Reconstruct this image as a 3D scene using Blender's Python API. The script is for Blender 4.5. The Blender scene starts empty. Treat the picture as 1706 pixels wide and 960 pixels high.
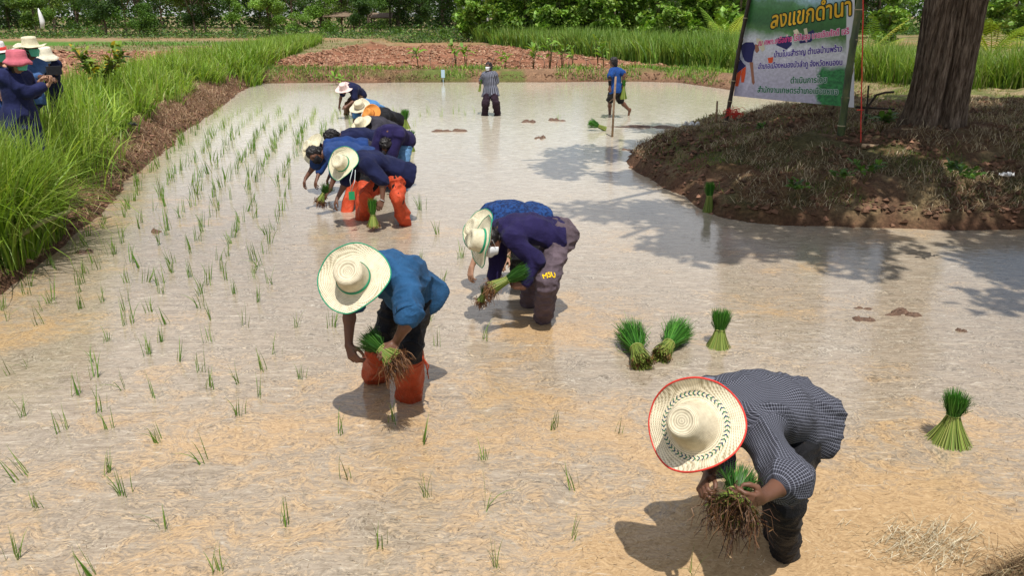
import bpy, bmesh, math, random
import numpy as np
from mathutils import Vector, Matrix
from mathutils.bvhtree import BVHTree
R = math.radians
rng = np.random.default_rng(7)
random.seed(7)
scene = bpy.context.scene
COL = scene.collection

# ------------------------------------------------------------------ camera, sky, sun, exposure
CAMZ, FPX, PITCH = 2.5, 1289.0, R(19.4)
cam_d = bpy.data.cameras.new('camera'); cam = bpy.data.objects.new('camera', cam_d); COL.objects.link(cam)
cam.location = (0, 0, CAMZ); cam.rotation_euler = (R(90) - PITCH, 0, 0)
cam_d.sensor_width = 36; cam_d.lens = FPX / 1706 * 36; cam_d.clip_start = 0.05; cam_d.clip_end = 4000
scene.camera = cam
SUN_DIR = Vector((0.08, -0.42, 1)).normalized()          # towards the sun
elev = math.asin(SUN_DIR.z); azim = math.atan2(SUN_DIR.x, SUN_DIR.y)
world = bpy.data.worlds.new('World'); scene.world = world; world.use_nodes = True
wn = world.node_tree; wn.nodes.clear()
wout = wn.nodes.new('ShaderNodeOutputWorld'); wbg = wn.nodes.new('ShaderNodeBackground')
sky = wn.nodes.new('ShaderNodeTexSky'); sky.sky_type = 'NISHITA'; sky.sun_disc = False
sky.sun_elevation = elev; sky.sun_rotation = azim
tc = wn.nodes.new('ShaderNodeTexCoord'); mp = wn.nodes.new('ShaderNodeMapping'); mp.inputs['Scale'].default_value = (1.6, 1.6, 4.2)
cn = wn.nodes.new('ShaderNodeTexNoise'); cn.inputs['Scale'].default_value = 1.5; cn.inputs['Detail'].default_value = 7; cn.inputs['Roughness'].default_value = .55
cr = wn.nodes.new('ShaderNodeValToRGB'); cr.color_ramp.elements[0].position = .40; cr.color_ramp.elements[1].position = .58
cm = wn.nodes.new('ShaderNodeMixRGB'); cm.inputs[2].default_value = (9.5, 9.6, 10.0, 1)
wn.links.new(tc.outputs['Generated'], mp.inputs[0]); wn.links.new(mp.outputs[0], cn.inputs['Vector']); wn.links.new(cn.outputs[0], cr.inputs[0])
wn.links.new(cr.outputs[0], cm.inputs[0]); wn.links.new(sky.outputs[0], cm.inputs[1]); wn.links.new(cm.outputs[0], wbg.inputs[0])
wbg.inputs[1].default_value = 0.085
wn.links.new(wbg.outputs[0], wout.inputs[0])
sun_d = bpy.data.lights.new('sun', 'SUN'); sun = bpy.data.objects.new('sun', sun_d); COL.objects.link(sun)
sun_d.energy = 4.3; sun_d.angle = R(0.55); sun_d.color = (1.0, .955, .88)
sun.rotation_euler = (-SUN_DIR).to_track_quat('-Z', 'Y').to_euler()
vs = scene.view_settings; vs.view_transform = 'Standard'; vs.look = 'None'; vs.gamma = 1; vs.use_curve_mapping = False; vs.exposure = 0.20
try:
    scene.cycles.max_bounces = 8; scene.cycles.transparent_max_bounces = 8; scene.cycles.caustics_reflective = False; scene.cycles.caustics_refractive = False
    scene.cycles.use_denoising = True
except Exception: pass

# ------------------------------------------------------------------ geometry of the view, used to read positions off the ground
def ray(px, py):
    xc, yc = (px - 853) / FPX, (480 - py) / FPX
    d = np.array([xc, math.cos(PITCH) + yc * math.sin(PITCH), -math.sin(PITCH) + yc * math.cos(PITCH)])
    return d
O3 = np.array([0, 0, CAMZ])
def at(px, py, z=0.0):
    d = ray(px, py); return O3 + d * ((z - CAMZ) / d[2])
def P(px, py, fwd):
    d = ray(px, py); return O3 + d * (fwd / d[1])
def unit(v):
    v = np.asarray(v, float); return v / (np.linalg.norm(v) + 1e-12)
def solve(a, px, py, L, sgn=-1):
    d = unit(ray(px, py)); oc = O3 - a; b = d @ oc; c = oc @ oc - L * L; disc = b * b - c
    if disc <= 0: p = O3 + d * (-b); return a + unit(p - a) * L
    return O3 + d * (-b + sgn * math.sqrt(disc))
CR, CU, CB = np.array([1., 0, 0]), np.array([0, math.sin(PITCH), math.cos(PITCH)]), np.array([0, -math.cos(PITCH), math.sin(PITCH)])
def camvec(r, u, t): return unit(CR * r + CU * u + CB * t)

# ------------------------------------------------------------------ noise
def _h(i, j, k=0, s=0):
    n = (i.astype(np.int64) * 374761393 + j.astype(np.int64) * 668265263 + np.asarray(k, dtype=np.int64) * 2147483647 + s * 974634777) & 0x7fffffff
    n = (n ^ (n >> 13)) * 1274126177 & 0x7fffffff
    n = (n ^ (n >> 16)) * 2246822519 & 0x7fffffff
    return ((n ^ (n >> 11)) & 0xffff) / 65535.0
def vn2(x, y, s=0):
    i, j = np.floor(x), np.floor(y); u, v = x - i, y - j; u = u * u * (3 - 2 * u); v = v * v * (3 - 2 * v)
    i, j = i.astype(int), j.astype(int)
    return (_h(i, j, 0, s) * (1 - u) + _h(i + 1, j, 0, s) * u) * (1 - v) + (_h(i, j + 1, 0, s) * (1 - u) + _h(i + 1, j + 1, 0, s) * u) * v
def fbm2(x, y, o=4, s=0):
    r = 0; a = .5
    for q in range(o): r = r + a * vn2(x, y, s + q); x = x * 2.03 + 3.1; y = y * 2.03 + 7.7; a *= .5
    return r
def vn3(p, s=0):
    i = np.floor(p); f = p - i; f = f * f * (3 - 2 * f); i = i.astype(int); r = 0
    for a in (0, 1):
        for b in (0, 1):
            for c in (0, 1):
                w = (f[:, 0] if a else 1 - f[:, 0]) * (f[:, 1] if b else 1 - f[:, 1]) * (f[:, 2] if c else 1 - f[:, 2])
                r = r + w * _h(i[:, 0] + a, i[:, 1] + b, (i[:, 2] + c) * 7919 % 100003, s)
    return r

# ------------------------------------------------------------------ mesh helpers
def tag(o, label=None, cat=None, group=None, kind=None):
    if label: o['label'] = label
    if cat: o['category'] = cat
    if group: o['group'] = group
    if kind: o['kind'] = kind
    return o
def mesh_np(name, V, F, mat=None, parent=None, col=None, uv=None, smooth=True, link=True):
    V = np.asarray(V, np.float32); F = np.asarray(F, np.int32)
    me = bpy.data.meshes.new(name); n = F.shape[1]
    me.vertices.add(len(V)); me.vertices.foreach_set('co', V.ravel())
    if n == 4:
        keep = np.ones(F.shape, bool); keep[:, 3] = F[:, 3] != F[:, 2]; LV = F[keep]; tot = keep.sum(1).astype(np.int32)
    else: LV = F.ravel(); tot = np.full(len(F), n, np.int32)
    me.loops.add(len(LV)); me.loops.foreach_set('vertex_index', LV)
    me.polygons.add(len(F)); me.polygons.foreach_set('loop_start', (np.cumsum(tot) - tot).astype(np.int32))
    try: me.polygons.foreach_set('loop_total', tot)
    except Exception: pass
    me.polygons.foreach_set('use_smooth', np.full(len(F), smooth, bool))
    if col is not None:
        a = me.color_attributes.new('Col', 'FLOAT_COLOR', 'POINT'); c = np.ones((len(V), 4), np.float32); c[:, :col.shape[1]] = col
        a.data.foreach_set('color', c.ravel())
    if uv is not None:
        l = me.uv_layers.new(name='UVMap'); l.data.foreach_set('uv', np.asarray(uv, np.float32)[LV].ravel())
    me.update(calc_edges=True); me.validate()
    if mat: me.materials.append(mat)
    o = bpy.data.objects.new(name, me)
    if link: COL.objects.link(o)
    if parent is not None: o.parent = parent
    return o
def empty(name, loc=(0, 0, 0)):
    o = bpy.data.objects.new(name, None); o.location = loc; o.empty_display_size = .1; COL.objects.link(o); return o
def child_world(o, parent):
    """parent o while keeping its world-space mesh (parent sits at its own location)"""
    o.parent = parent; o.matrix_parent_inverse = Matrix.Translation(parent.location).inverted(); return o
class Acc:
    def __init__(s): s.V = []; s.F = []; s.C = []; s.n = 0
    def add(s, V, F, c=None):
        V = np.asarray(V, float); s.V.append(V); s.F.append(np.asarray(F, int) + s.n); s.n += len(V)
        s.C.append(np.tile(np.asarray(c if c is not None else (1, 1, 1), float), (len(V), 1)) if c is None or np.ndim(c) == 1 else np.asarray(c, float))
        return s
    def build(s, name, mat, parent=None, smooth=True, col=True):
        return mesh_np(name, np.vstack(s.V), np.vstack(s.F), mat, parent, np.vstack(s.C) if col else None, None, smooth)
def tube(path, rad, n=8, cap=True):
    path = np.asarray(path, float); m = len(path); rad = np.broadcast_to(rad, (m,)).astype(float)
    T = np.gradient(path, axis=0); T /= np.linalg.norm(T, axis=1)[:, None] + 1e-12
    ref = np.array([0, 0, 1.]) if abs(T[0][2]) < .9 else np.array([1., 0, 0])
    A = np.cross(T, ref); A /= np.linalg.norm(A, axis=1)[:, None] + 1e-12; B = np.cross(T, A)
    th = np.linspace(0, 2 * np.pi, n, endpoint=False)
    V = path[:, None] + rad[:, None, None] * (np.cos(th)[None, :, None] * A[:, None] + np.sin(th)[None, :, None] * B[:, None])
    V = V.reshape(-1, 3); F = []
    for i in range(m - 1):
        for j in range(n): F.append((i * n + j, i * n + (j + 1) % n, (i + 1) * n + (j + 1) % n, (i + 1) * n + j))
    if cap:
        V = np.vstack([V, path[:1], path[-1:]]); a, b = m * n, m * n + 1
        for j in range(0, n, 1):
            F.append((a, (j + 1) % n, j, j)); F.append((b, (m - 1) * n + j, (m - 1) * n + (j + 1) % n, (m - 1) * n + (j + 1) % n))
        F = [f if len(set(f)) == 4 else (f[0], f[1], f[2], f[2]) for f in F]
    return V, np.array(F)
def fixtri(F): return F
def box(c, s, rz=0.0):
    x, y, z = np.array(s) / 2; v = np.array([(a, b, d) for a in (-x, x) for b in (-y, y) for d in (-z, z)])
    ca, sa = math.cos(rz), math.sin(rz); v = np.c_[v[:, 0] * ca - v[:, 1] * sa, v[:, 0] * sa + v[:, 1] * ca, v[:, 2]] + np.array(c)
    return v, np.array([(0, 1, 3, 2), (4, 6, 7, 5), (0, 4, 5, 1), (2, 3, 7, 6), (0, 2, 6, 4), (1, 5, 7, 3)])
def ribbons(paths, width, side):
    """paths N,S,3; width N,S; side N,3 -> quads"""
    N, S, _ = paths.shape; s = side / (np.linalg.norm(side, axis=1)[:, None] + 1e-9)
    off = s[:, None] * width[..., None] * .5
    V = np.stack([paths - off, paths + off], 2).reshape(-1, 3)
    b = (np.arange(N)[:, None] * S + np.arange(S - 1)[None]) * 2; b = b.ravel()
    return V, np.c_[b, b + 1, b + 3, b + 2]
def blades(base, h, lean, az, w, segs=4, droop=.5, upv=None):
    """grass blades: base N,3; h length; lean 0..1.5 total bend angle; az direction"""
    N = len(base); t = np.linspace(0, 1, segs + 1)
    dirx, diry = np.cos(az), np.sin(az); p = np.zeros((N, segs + 1, 3)); p[:, 0] = base
    for i in range(segs):
        a = lean * (.25 + (t[i] + t[i + 1]) * .5 * (1 + droop * t[i + 1]))
        step = h / segs
        p[:, i + 1] = p[:, i] + np.stack([np.sin(a) * dirx, np.sin(a) * diry, np.cos(a)], 1) * step[:, None]
    tw = az + np.pi / 2 + rng.normal(0, .5, N)
    side = np.stack([np.cos(tw), np.sin(tw), np.zeros(N)], 1)
    W = w[:, None] * np.clip(1.0 - t[None] ** 2.2, .06, 1) * (0.75 + .25 * np.sin(t * np.pi))[None]
    V, F = ribbons(p, W, side)
    return V, F, np.repeat(np.tile(t, N), 2)

# ------------------------------------------------------------------ materials
def new_mat(name):
    m = bpy.data.materials.new(name); m.use_nodes = True; nt = m.node_tree; nt.nodes.clear()
    o = nt.nodes.new('ShaderNodeOutputMaterial'); b = nt.nodes.new('ShaderNodeBsdfPrincipled'); nt.links.new(b.outputs[0], o.inputs[0])
    return m, nt, b, o
def N(nt, t, **k):
    n = nt.nodes.new(t)
    for a, v in k.items():
        if a.startswith('i_'):
            key = a[2:].replace('_', ' ')
            key = int(key) if key.isdigit() else key
            n.inputs[key].default_value = v
        else: setattr(n, a, v)
    return n
def noise(nt, scale, detail=4, rough=.5, vec=None, dist=0):
    n = N(nt, 'ShaderNodeTexNoise'); n.inputs['Scale'].default_value = scale; n.inputs['Detail'].default_value = detail; n.inputs['Roughness'].default_value = rough; n.inputs['Distortion'].default_value = dist
    if vec is not None: nt.links.new(vec, n.inputs['Vector'])
    return n.outputs[0]
def coords(nt, kind='Object', scale=(1, 1, 1), rot=(0, 0, 0)):
    t = N(nt, 'ShaderNodeTexCoord'); m = N(nt, 'ShaderNodeMapping'); m.inputs['Scale'].default_value = scale; m.inputs['Rotation'].default_value = rot
    nt.links.new(t.outputs[kind], m.inputs[0]); return m.outputs[0]
def ramp(nt, fac, stops, interp='LINEAR'):
    r = N(nt, 'ShaderNodeValToRGB'); r.color_ramp.interpolation = interp; e = r.color_ramp.elements
    while len(e) > 1: e.remove(e[-1])
    e[0].position = stops[0][0]; e[0].color = (*stops[0][1], 1) if len(stops[0][1]) == 3 else stops[0][1]
    for p, c in stops[1:]:
        q = e.new(p); q.color = (*c, 1) if len(c) == 3 else c
    nt.links.new(fac, r.inputs[0]); return r.outputs[0]
def mix(nt, fac, a, b, mode='MIX'):
    m = N(nt, 'ShaderNodeMixRGB', blend_type=mode)
    for i, v in ((0, fac), (1, a), (2, b)):
        if isinstance(v, (int, float)): m.inputs[i].default_value = v
        elif isinstance(v, tuple): m.inputs[i].default_value = (*v, 1)
        else: nt.links.new(v, m.inputs[i])
    return m.outputs[0]
def math_(nt, op, a, b=None, clamp=False):
    m = N(nt, 'ShaderNodeMath', operation=op, use_clamp=clamp)
    for i, v in ((0, a), (1, b)):
        if v is None: continue
        if isinstance(v, (int, float)): m.inputs[i].default_value = v
        else: nt.links.new(v, m.inputs[i])
    return m.outputs[0]
def bump(nt, bsdf, h, strength=.3, dist=.01):
    b = N(nt, 'ShaderNodeBump'); b.inputs['Strength'].default_value = strength; b.inputs['Distance'].default_value = dist
    nt.links.new(h, b.inputs['Height']); nt.links.new(b.outputs[0], bsdf.inputs['Normal']); return b
def attr(nt, name='Col'): return N(nt, 'ShaderNodeAttribute', attribute_name=name).outputs['Color']
def simple(name, c, rough=.7, var=.15, scale=20, bumpst=.2, bumpd=.004, spec=.3):
    m, nt, b, o = new_mat(name); co = coords(nt)
    n = noise(nt, scale, 5, .6, co); lo = tuple(x * (1 - var) for x in c); hi = tuple(min(1, x * (1 + var)) for x in c)
    nt.links.new(ramp(nt, n, [(.3, lo), (.7, hi)]), b.inputs['Base Color'])
    b.inputs['Roughness'].default_value = rough; b.inputs['Specular IOR Level'].default_value = spec
    bump(nt, b, n, bumpst, bumpd); return m
def leafy(name, trans=.35, rough=.5, spec=.35):
    """colour from the mesh attribute, thin translucent leaf"""
    m, nt, b, o = new_mat(name); c = attr(nt)
    nt.links.new(c, b.inputs['Base Color']); b.inputs['Roughness'].default_value = rough; b.inputs['Specular IOR Level'].default_value = spec
    t = N(nt, 'ShaderNodeBsdfTranslucent'); nt.links.new(mix(nt, 1.0, c, (1.0, 1.0, .45), 'MULTIPLY'), t.inputs[0])
    s = N(nt, 'ShaderNodeMixShader'); s.inputs[0].default_value = trans
    nt.links.new(b.outputs[0], s.inputs[1]); nt.links.new(t.outputs[0], s.inputs[2]); nt.links.new(s.outputs[0], o.inputs[0]); return m
M = {}
M['leaf'] = leafy('leaf_green'); M['grass'] = leafy('grass_blade', .4, .45)
M['dry'] = leafy('dry_straw', .15, .8, .1)
M['bark'] = simple('bark', (.16, .12, .09), .9, .4, 6, .8, .03, .1)
M['skin'] = simple('skin', (.135, .062, .038), .5, .14, 12, .1, .002, .35)
M['skin_light'] = simple('skin_light', (.36, .20, .13), .5, .1, 12, .1, .002, .35)
M['hair'] = simple('hair', (.012, .010, .010), .5, .3, 90, .5, .004, .4)
M['eye'] = simple('eye', (.02, .015, .012), .2, .1, 20, 0, .001, .5)
# ------------------------------------------------------------------ water outline (paddy) and terrain
edge_px = [(0, 493), (50, 452), (103, 408), (149, 372), (192, 335), (204, 305), (248, 273), (283, 245), (300, 222), (322, 210), (354, 188), (383, 167), (405, 150), (428, 139),
           (520, 137.5), (600, 138), (700, 137), (800, 136.5), (900, 136.8), (1000, 136), (1060, 135.5), (1125, 137), (1165, 142), (1210, 149), (1300, 156), (1390, 163), (1440, 172),
           (1440, 186), (1380, 192), (1300, 200), (1215, 208), (1150, 218), (1100, 236), (1062, 258), (1040, 268), (1052, 279), (1075, 292), (1105, 311), (1135, 327), (1168, 350), (1200, 362), (1250, 372), (1320, 377),
           (1400, 378), (1500, 380), (1600, 383), (1706, 382), (1850, 386), (2050, 392)]
poly = [at(x, y)[:2] for x, y in edge_px]
poly += [np.array(p) for p in [(12.5, 8.6), (12.5, 5.5), (6.5, 4.2), (4.3, 3.75), (3.05, 3.42), (2.45, 3.16), (1.95, 2.95), (1.4, 2.7), (0, 2.55), (-2.5, 2.6), (-3.9, 3.2), (-4.3, 5.0)]]
poly = np.array(poly)
def refine(poly, step=.25, amp=.05):
    out = []
    for a, b in zip(poly, np.roll(poly, -1, 0)):
        n = max(1, int(np.linalg.norm(b - a) / step))
        for i in range(n):
            p = a + (b - a) * i / n; nn = np.array([-(b - a)[1], (b - a)[0]]); nn = nn / (np.linalg.norm(nn) + 1e-9)
            k = (fbm2(np.array([p[0] * 1.7]), np.array([p[1] * 1.7]), 3, 5)[0] - .44) * amp * 4
            out.append(p + nn * k)
    return np.array(out)
POLY = refine(poly)
def sdist(x, y):
    """signed distance to the water outline, negative on the water"""
    p = np.stack([x.ravel(), y.ravel()], 1); A = POLY; B = np.roll(POLY, -1, 0); D = B - A; L2 = (D ** 2).sum(1) + 1e-12
    out = np.empty(len(p)); ins = np.zeros(len(p), bool)
    for s in range(0, len(p), 20000):
        q = p[s:s + 20000]; pa = q[:, None] - A[None]; t = np.clip((pa * D[None]).sum(2) / L2, 0, 1)
        d = np.sqrt(((pa - t[..., None] * D[None]) ** 2).sum(2)).min(1)
        c = (A[None, :, 1] > q[:, None, 1]) != (B[None, :, 1] > q[:, None, 1])
        xi = A[None, :, 0] + (q[:, None, 1] - A[None, :, 1]) / (D[None, :, 1] + 1e-12) * D[None, :, 0]
        i = (np.sum(c & (q[:, None, 0] < xi), 1) % 2) == 1
        out[s:s + 20000] = np.where(i, -d, d); ins[s:s + 20000] = i
    return out.reshape(x.shape)
def sst(a, b, x): t = np.clip((x - a) / (b - a), 0, 1); return t * t * (3 - 2 * t)
TREE = at(1548, 212, .72)
MC = np.array([TREE[0], TREE[1] - .3])
def zones(x, y):
    mound = np.clip(1 - np.sqrt(((x - 6.6) / 6.2) ** 2 + ((y - 13.3) / 5.2) ** 2), 0, 1)
    mound = np.where((x > 1.2) & (y > 8.3) & (y < 20), 1, 0) * 1.0
    left = np.where((x < -3.5) & (y < 60), 1, 0)
    return mound, left
def height(x, y, d=None, clods=True):
    if d is None: d = sdist(x, y)
    n = fbm2(x * 1.3, y * 1.3, 4, 2) - .47; nf = fbm2(x * 7, y * 7, 4, 9) - .47
    bank = .11 * sst(0, .12, d) + .34 * sst(.05, .75, d) + .14 * sst(.5, 1.6, d)                # left bank
    far = .16 * sst(0, .25, d) + .28 * sst(.1, 1.0, d) - .18 * sst(1.2, 2.4, d)                 # low bund, field beyond lower
    mnd = .20 * sst(0, .16, d) + .16 * sst(.1, .8, d) + .42 * sst(.5, 3.0, d)
    near = .16 * sst(0, .3, d) + .5 * sst(.2, 2.0, d)
    wm = sst(8.2, 8.8, y) * (1 - sst(19, 22, y)) * sst(.5, 1.5, x) * (1 - sst(11, 16, x) * 0)
    wf = sst(21, 25, y) * sst(-10.6, -9.6, x - 0 * y)
    wn_ = 1 - sst(4.0, 7.5, y)
    h = bank * (1 - wf) + far * wf
    h = h * (1 - wm) + mnd * wm
    wn2 = wn_ * sst(-3.2, -2.2, x) * (1 - wm)
    h = h * (1 - wn2) + near * wn2
    right = sst(9, 12, x) * sst(17, 20, y) * (1 - sst(30, 40, y))
    h = np.where(d > 0, h + right * 0, h)
    land = sst(0.0, .5, d)
    h = h + land * (n * (.16 + .14 * wm) + nf * (.05 + .12 * wm))
    # ridges of turned soil in the far fields
    t = tilled(x, y)
    h = h + t * ((fbm2(x * 2.2, y * 3.2, 3, 31) - .45) * .28 + np.abs(fbm2(x * 5, y * 5, 2, 33) - .4) * .2)
    h = h + .22 * np.exp(-((y - 66 - .03 * x) / 1.1) ** 2) * sst(5, 9, d)                        # far bund
    h = np.where(d < 0, -.14 * sst(0, .5, -d) - .02, h)
    return h
def tilled(x, y):
    a = sst(33.5, 35, y) * (1 - sst(62, 64, y)) * sst(-11.2, -10, x + 0 * y) * (1 - sst(-3, 0, x - .0 - np.interp(y, [30, 36, 45, 65], [9, 9, 6, 0.5])))
    b = sst(16, 19, y) * (1 - sst(43, 46, y)) * (1 - sst(-1.2, 0, x + np.interp(y, [15, 30, 46], [9.5, 13.5, 16.])))
    return np.clip(a + b, 0, 1)
def axis(fine0, fine1, step, far0, far1, g=1.07):
    a = list(np.arange(fine0, fine1, step)); s = step
    while a[-1] < far1: s *= g; a.append(a[-1] + s)
    s = step; b = []; c = fine0
    while c > far0: s *= g; c -= s; b.append(c)
    return np.array(b[::-1] + a)
gx = axis(-8.5, 9.5, .075, -1500, 1500, 1.05); gy = axis(1.5, 17, .075, -60, 2500, 1.022)
GX, GY = np.meshgrid(gx, gy); D0 = sdist(GX, GY); GZ = height(GX, GY, D0)
TL = tilled(GX, GY)
V = np.stack([GX, GY, GZ], 2).reshape(-1, 3); nx, ny = len(gx), len(gy)
ii = (np.arange(ny - 1)[:, None] * nx + np.arange(nx - 1)[None]).ravel(); F = np.c_[ii, ii + 1, ii + nx + 1, ii + nx]
# soil colour by what lies where: turned red soil, scruffy grass, seed-bed green, bare wet edge
def lerp3(a, b, t): return a * (1 - t[..., None]) + b * t[..., None]
c = np.zeros(GX.shape + (3,)); brown = np.array([.20, .115, .068]); red = np.array([.27, .125, .075]); green = np.array([.105, .135, .035]); wet = np.array([.095, .05, .032]); bright = np.array([.085, .19, .03]); dryg = np.array([.27, .215, .125]); dirt = np.array([.36, .19, .11])
n1 = fbm2(GX * .9, GY * .9, 4, 61); n2 = fbm2(GX * 4, GY * 4, 3, 67); n3 = fbm2(GX * .25, GY * .25, 3, 71)
c[:] = dryg; c = lerp3(c, np.broadcast_to(green, c.shape), sst(.42, .56, n1) * .8)
c = lerp3(c, np.broadcast_to(dirt, c.shape), sst(.50, .62, n3) * .5)
c = lerp3(c, np.broadcast_to(red, c.shape) * (.7 + .6 * n2[..., None]), TL)
mw = ((GX > .5) & (GY > 8.2) & (GY < 17.5)) * 1.0
mc = lerp3(np.broadcast_to(np.array([.13, .08, .05]), c.shape), np.broadcast_to(np.array([.20, .15, .085]), c.shape), sst(.45, .6, n2))
mc = lerp3(mc, np.broadcast_to(np.array([.065, .08, .028]), c.shape), sst(.50, .60, n1) * .6); mc = lerp3(mc, np.broadcast_to(np.array([.15, .075, .046]), c.shape), sst(.54, .64, fbm2(GX * 1.8 + 5, GY * 1.8, 3, 73)) * .6)
c = lerp3(c, mc, mw * 1.0)
lb = ((GX < -3.5) & (GY < 34)) * sst(2.4, 1.2, -(-D0)) if False else ((GX < -3.5) & (GY < 34)) * (1 - sst(1.6, 2.6, D0))
c = lerp3(c, np.broadcast_to(np.array([.15, .09, .055]), c.shape), lb * 1.0)
fb = ((GY > 27) & (GX > -9.7)) * (1 - sst(1.1, 1.5, D0)); c = lerp3(c, lerp3(np.broadcast_to(np.array([.22, .125, .08]), c.shape), np.broadcast_to(green, c.shape), sst(.45, .6, n1)), fb * .85)
c = lerp3(c, np.broadcast_to(wet, c.shape), (1 - sst(.02, .22, D0)) * .8)
sb = sst(55, 56, GY) * (1 - sst(62, 64, GY)) * (1 - sst(-16, -15, GX + (GY - 50) * .12)); c = lerp3(c, np.broadcast_to(bright, c.shape), sb)
c = lerp3(c, np.broadcast_to(np.array([.30, .18, .10]), c.shape), (sst(63.5, 65, GY) * (1 - sst(67, 68.5, GY))) * .7)
m, nt, b, o = new_mat('soil'); co = coords(nt)
nf = noise(nt, 22, 6, .65, co); nl = noise(nt, 3.5, 4, .6, co); vor = N(nt, 'ShaderNodeTexVoronoi'); vor.inputs['Scale'].default_value = 14; nt.links.new(co, vor.inputs['Vector'])
cc = mix(nt, 1.0, attr(nt), ramp(nt, nf, [(.25, (.45, .43, .40)), (.5, (.95, .95, .95)), (.75, (1.55, 1.5, 1.4))]), 'MULTIPLY')
cc = mix(nt, .55, cc, ramp(nt, nl, [(.3, (.6, .58, .55)), (.7, (1.3, 1.28, 1.2))]), 'MULTIPLY')
nt.links.new(cc, b.inputs['Base Color']); b.inputs['Roughness'].default_value = .92; b.inputs['Specular IOR Level'].default_value = .12
bump(nt, b, mix(nt, .5, nf, vor.outputs['Distance']), .9, .05)
ground = mesh_np('ground', V, F, m, col=c.reshape(-1, 3)); tag(ground, kind='structure')
def gz(x, y): x = np.atleast_1d(np.asarray(x, float)); y = np.atleast_1d(np.asarray(y, float)); return height(x, y)

# ------------------------------------------------------------------ the muddy water
wx = axis(-6, 5, .12, -22, 13.5, 1.04); wy = axis(2.2, 12, .12, 1.6, 34, 1.02)
WX, WY = np.meshgrid(wx, wy); V = np.stack([WX, WY, np.zeros_like(WX)], 2).reshape(-1, 3); nx, ny = len(wx), len(wy)
ii = (np.arange(ny - 1)[:, None] * nx + np.arange(nx - 1)[None]).ravel(); F = np.c_[ii, ii + 1, ii + nx + 1, ii + nx]
stir = .30 * (1 - sst(3.4, 7.4, WY + .25 * np.abs(WX))) + .03
stir += .38 * np.exp(-(((WX + 4.3 - 0.2 * (WY - 6)) / .7) ** 2 + ((WY - 5.6) / 1.0) ** 2))
for (px, py, r, a) in [(905, 545, .55, .75), (680, 640, .6, .35), (1300, 915, .8, .5), (1230, 420, .1, 0), (640, 372, .5, .35), (560, 375, .5, .3), (830, 200, 1.0, .3), (1040, 190, 1.2, .2),
                       (1520, 900, .7, .5), (1480, 530, .45, .25), (780, 480, .4, .4), (1640, 760, .7, .25), (1180, 570, .4, .5), (1020, 560, .4, .3), (330, 750, .5, .25), (790, 930, .8, .3)]:
    q = at(px, py); stir += a * np.exp(-(((WX - q[0]) / r) ** 2 + ((WY - q[1]) / (r * .8)) ** 2))
edgey = np.exp(-np.abs(sdist(WX, WY)) / .3) * .42; stir += edgey
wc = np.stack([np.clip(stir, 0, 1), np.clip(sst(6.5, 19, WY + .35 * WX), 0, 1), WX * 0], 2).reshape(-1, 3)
m, nt, b, o = new_mat('muddy_water')
co = coords(nt, 'Object', (1, 1, 1), (0, 0, R(12))); cs = coords(nt, 'Object', (1, 1.9, 1), (0, 0, R(14)))
warp = N(nt, 'ShaderNodeTexNoise'); warp.inputs['Scale'].default_value = 2.3; warp.inputs['Detail'].default_value = 4; nt.links.new(co, warp.inputs['Vector'])
wv = N(nt, 'ShaderNodeVectorMath', operation='SCALE'); nt.links.new(warp.outputs['Color'], wv.inputs[0]); wv.inputs['Scale'].default_value = 1.1
av = N(nt, 'ShaderNodeVectorMath', operation='ADD'); nt.links.new(cs, av.inputs[0]); nt.links.new(wv.outputs[0], av.inputs[1]); wp = av.outputs[0]
a = attr(nt); sp = N(nt, 'ShaderNodeSeparateColor'); nt.links.new(a, sp.inputs[0])
big = noise(nt, .75, 5, .58, wp); mid = noise(nt, 5, 5, .6, wp); fine = noise(nt, 27, 6, .66, wp, .35); fleck = noise(nt, 60, 3, .6, wp); streak = noise(nt, 9, 6, .7, coords(nt, 'Object', (.55, 2.6, 1), (0, 0, R(16))), 1.2)
st = math_(nt, 'ADD', sp.outputs[0], math_(nt, 'MULTIPLY', math_(nt, 'SUBTRACT', big, .5), 2.4))
st = math_(nt, 'ADD', st, math_(nt, 'MULTIPLY', math_(nt, 'SUBTRACT', mid, .5), 1.3)); st = math_(nt, 'ADD', st, math_(nt, 'MULTIPLY', math_(nt, 'SUBTRACT', fine, .5), 1.5))
stf = ramp(nt, st, [(.25, (0, 0, 0)), (.75, (1, 1, 1))])
tan_ = ramp(nt, fine, [(.3, (.33, .215, .115)), (.5, (.415, .280, .152)), (.72, (.50, .355, .205))])
scum = ramp(nt, fine, [(.32, (.11, .088, .062)), (.44, (.225, .185, .138)), (.56, (.335, .285, .222)), (.68, (.58, .535, .45))])
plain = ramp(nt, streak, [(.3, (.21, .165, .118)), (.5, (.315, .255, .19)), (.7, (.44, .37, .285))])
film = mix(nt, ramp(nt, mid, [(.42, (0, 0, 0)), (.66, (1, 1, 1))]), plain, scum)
far_glare = ramp(nt, streak, [(.32, (.33, .29, .22)), (.5, (.54, .49, .39)), (.66, (.78, .74, .63))])  # pale mid and far water, whitish sky glare painted into the base colour
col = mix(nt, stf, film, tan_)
col = mix(nt, .40, col, ramp(nt, fine, [(.3, (.72, .70, .66)), (.5, (1, 1, 1)), (.7, (1.25, 1.25, 1.22))]), 'MULTIPLY'); col = mix(nt, math_(nt, 'MULTIPLY', sp.outputs[1], .85), col, far_glare)
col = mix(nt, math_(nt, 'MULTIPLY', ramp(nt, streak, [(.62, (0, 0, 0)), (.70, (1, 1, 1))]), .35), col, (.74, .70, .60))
col = mix(nt, ramp(nt, fleck, [(.30, (.75, .75, .75)), (.36, (0, 0, 0))]), col, (.17, .115, .06))
nt.links.new(col, b.inputs['Base Color'])
b.inputs['IOR'].default_value = 1.33; b.inputs['Specular IOR Level'].default_value = .85
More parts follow.
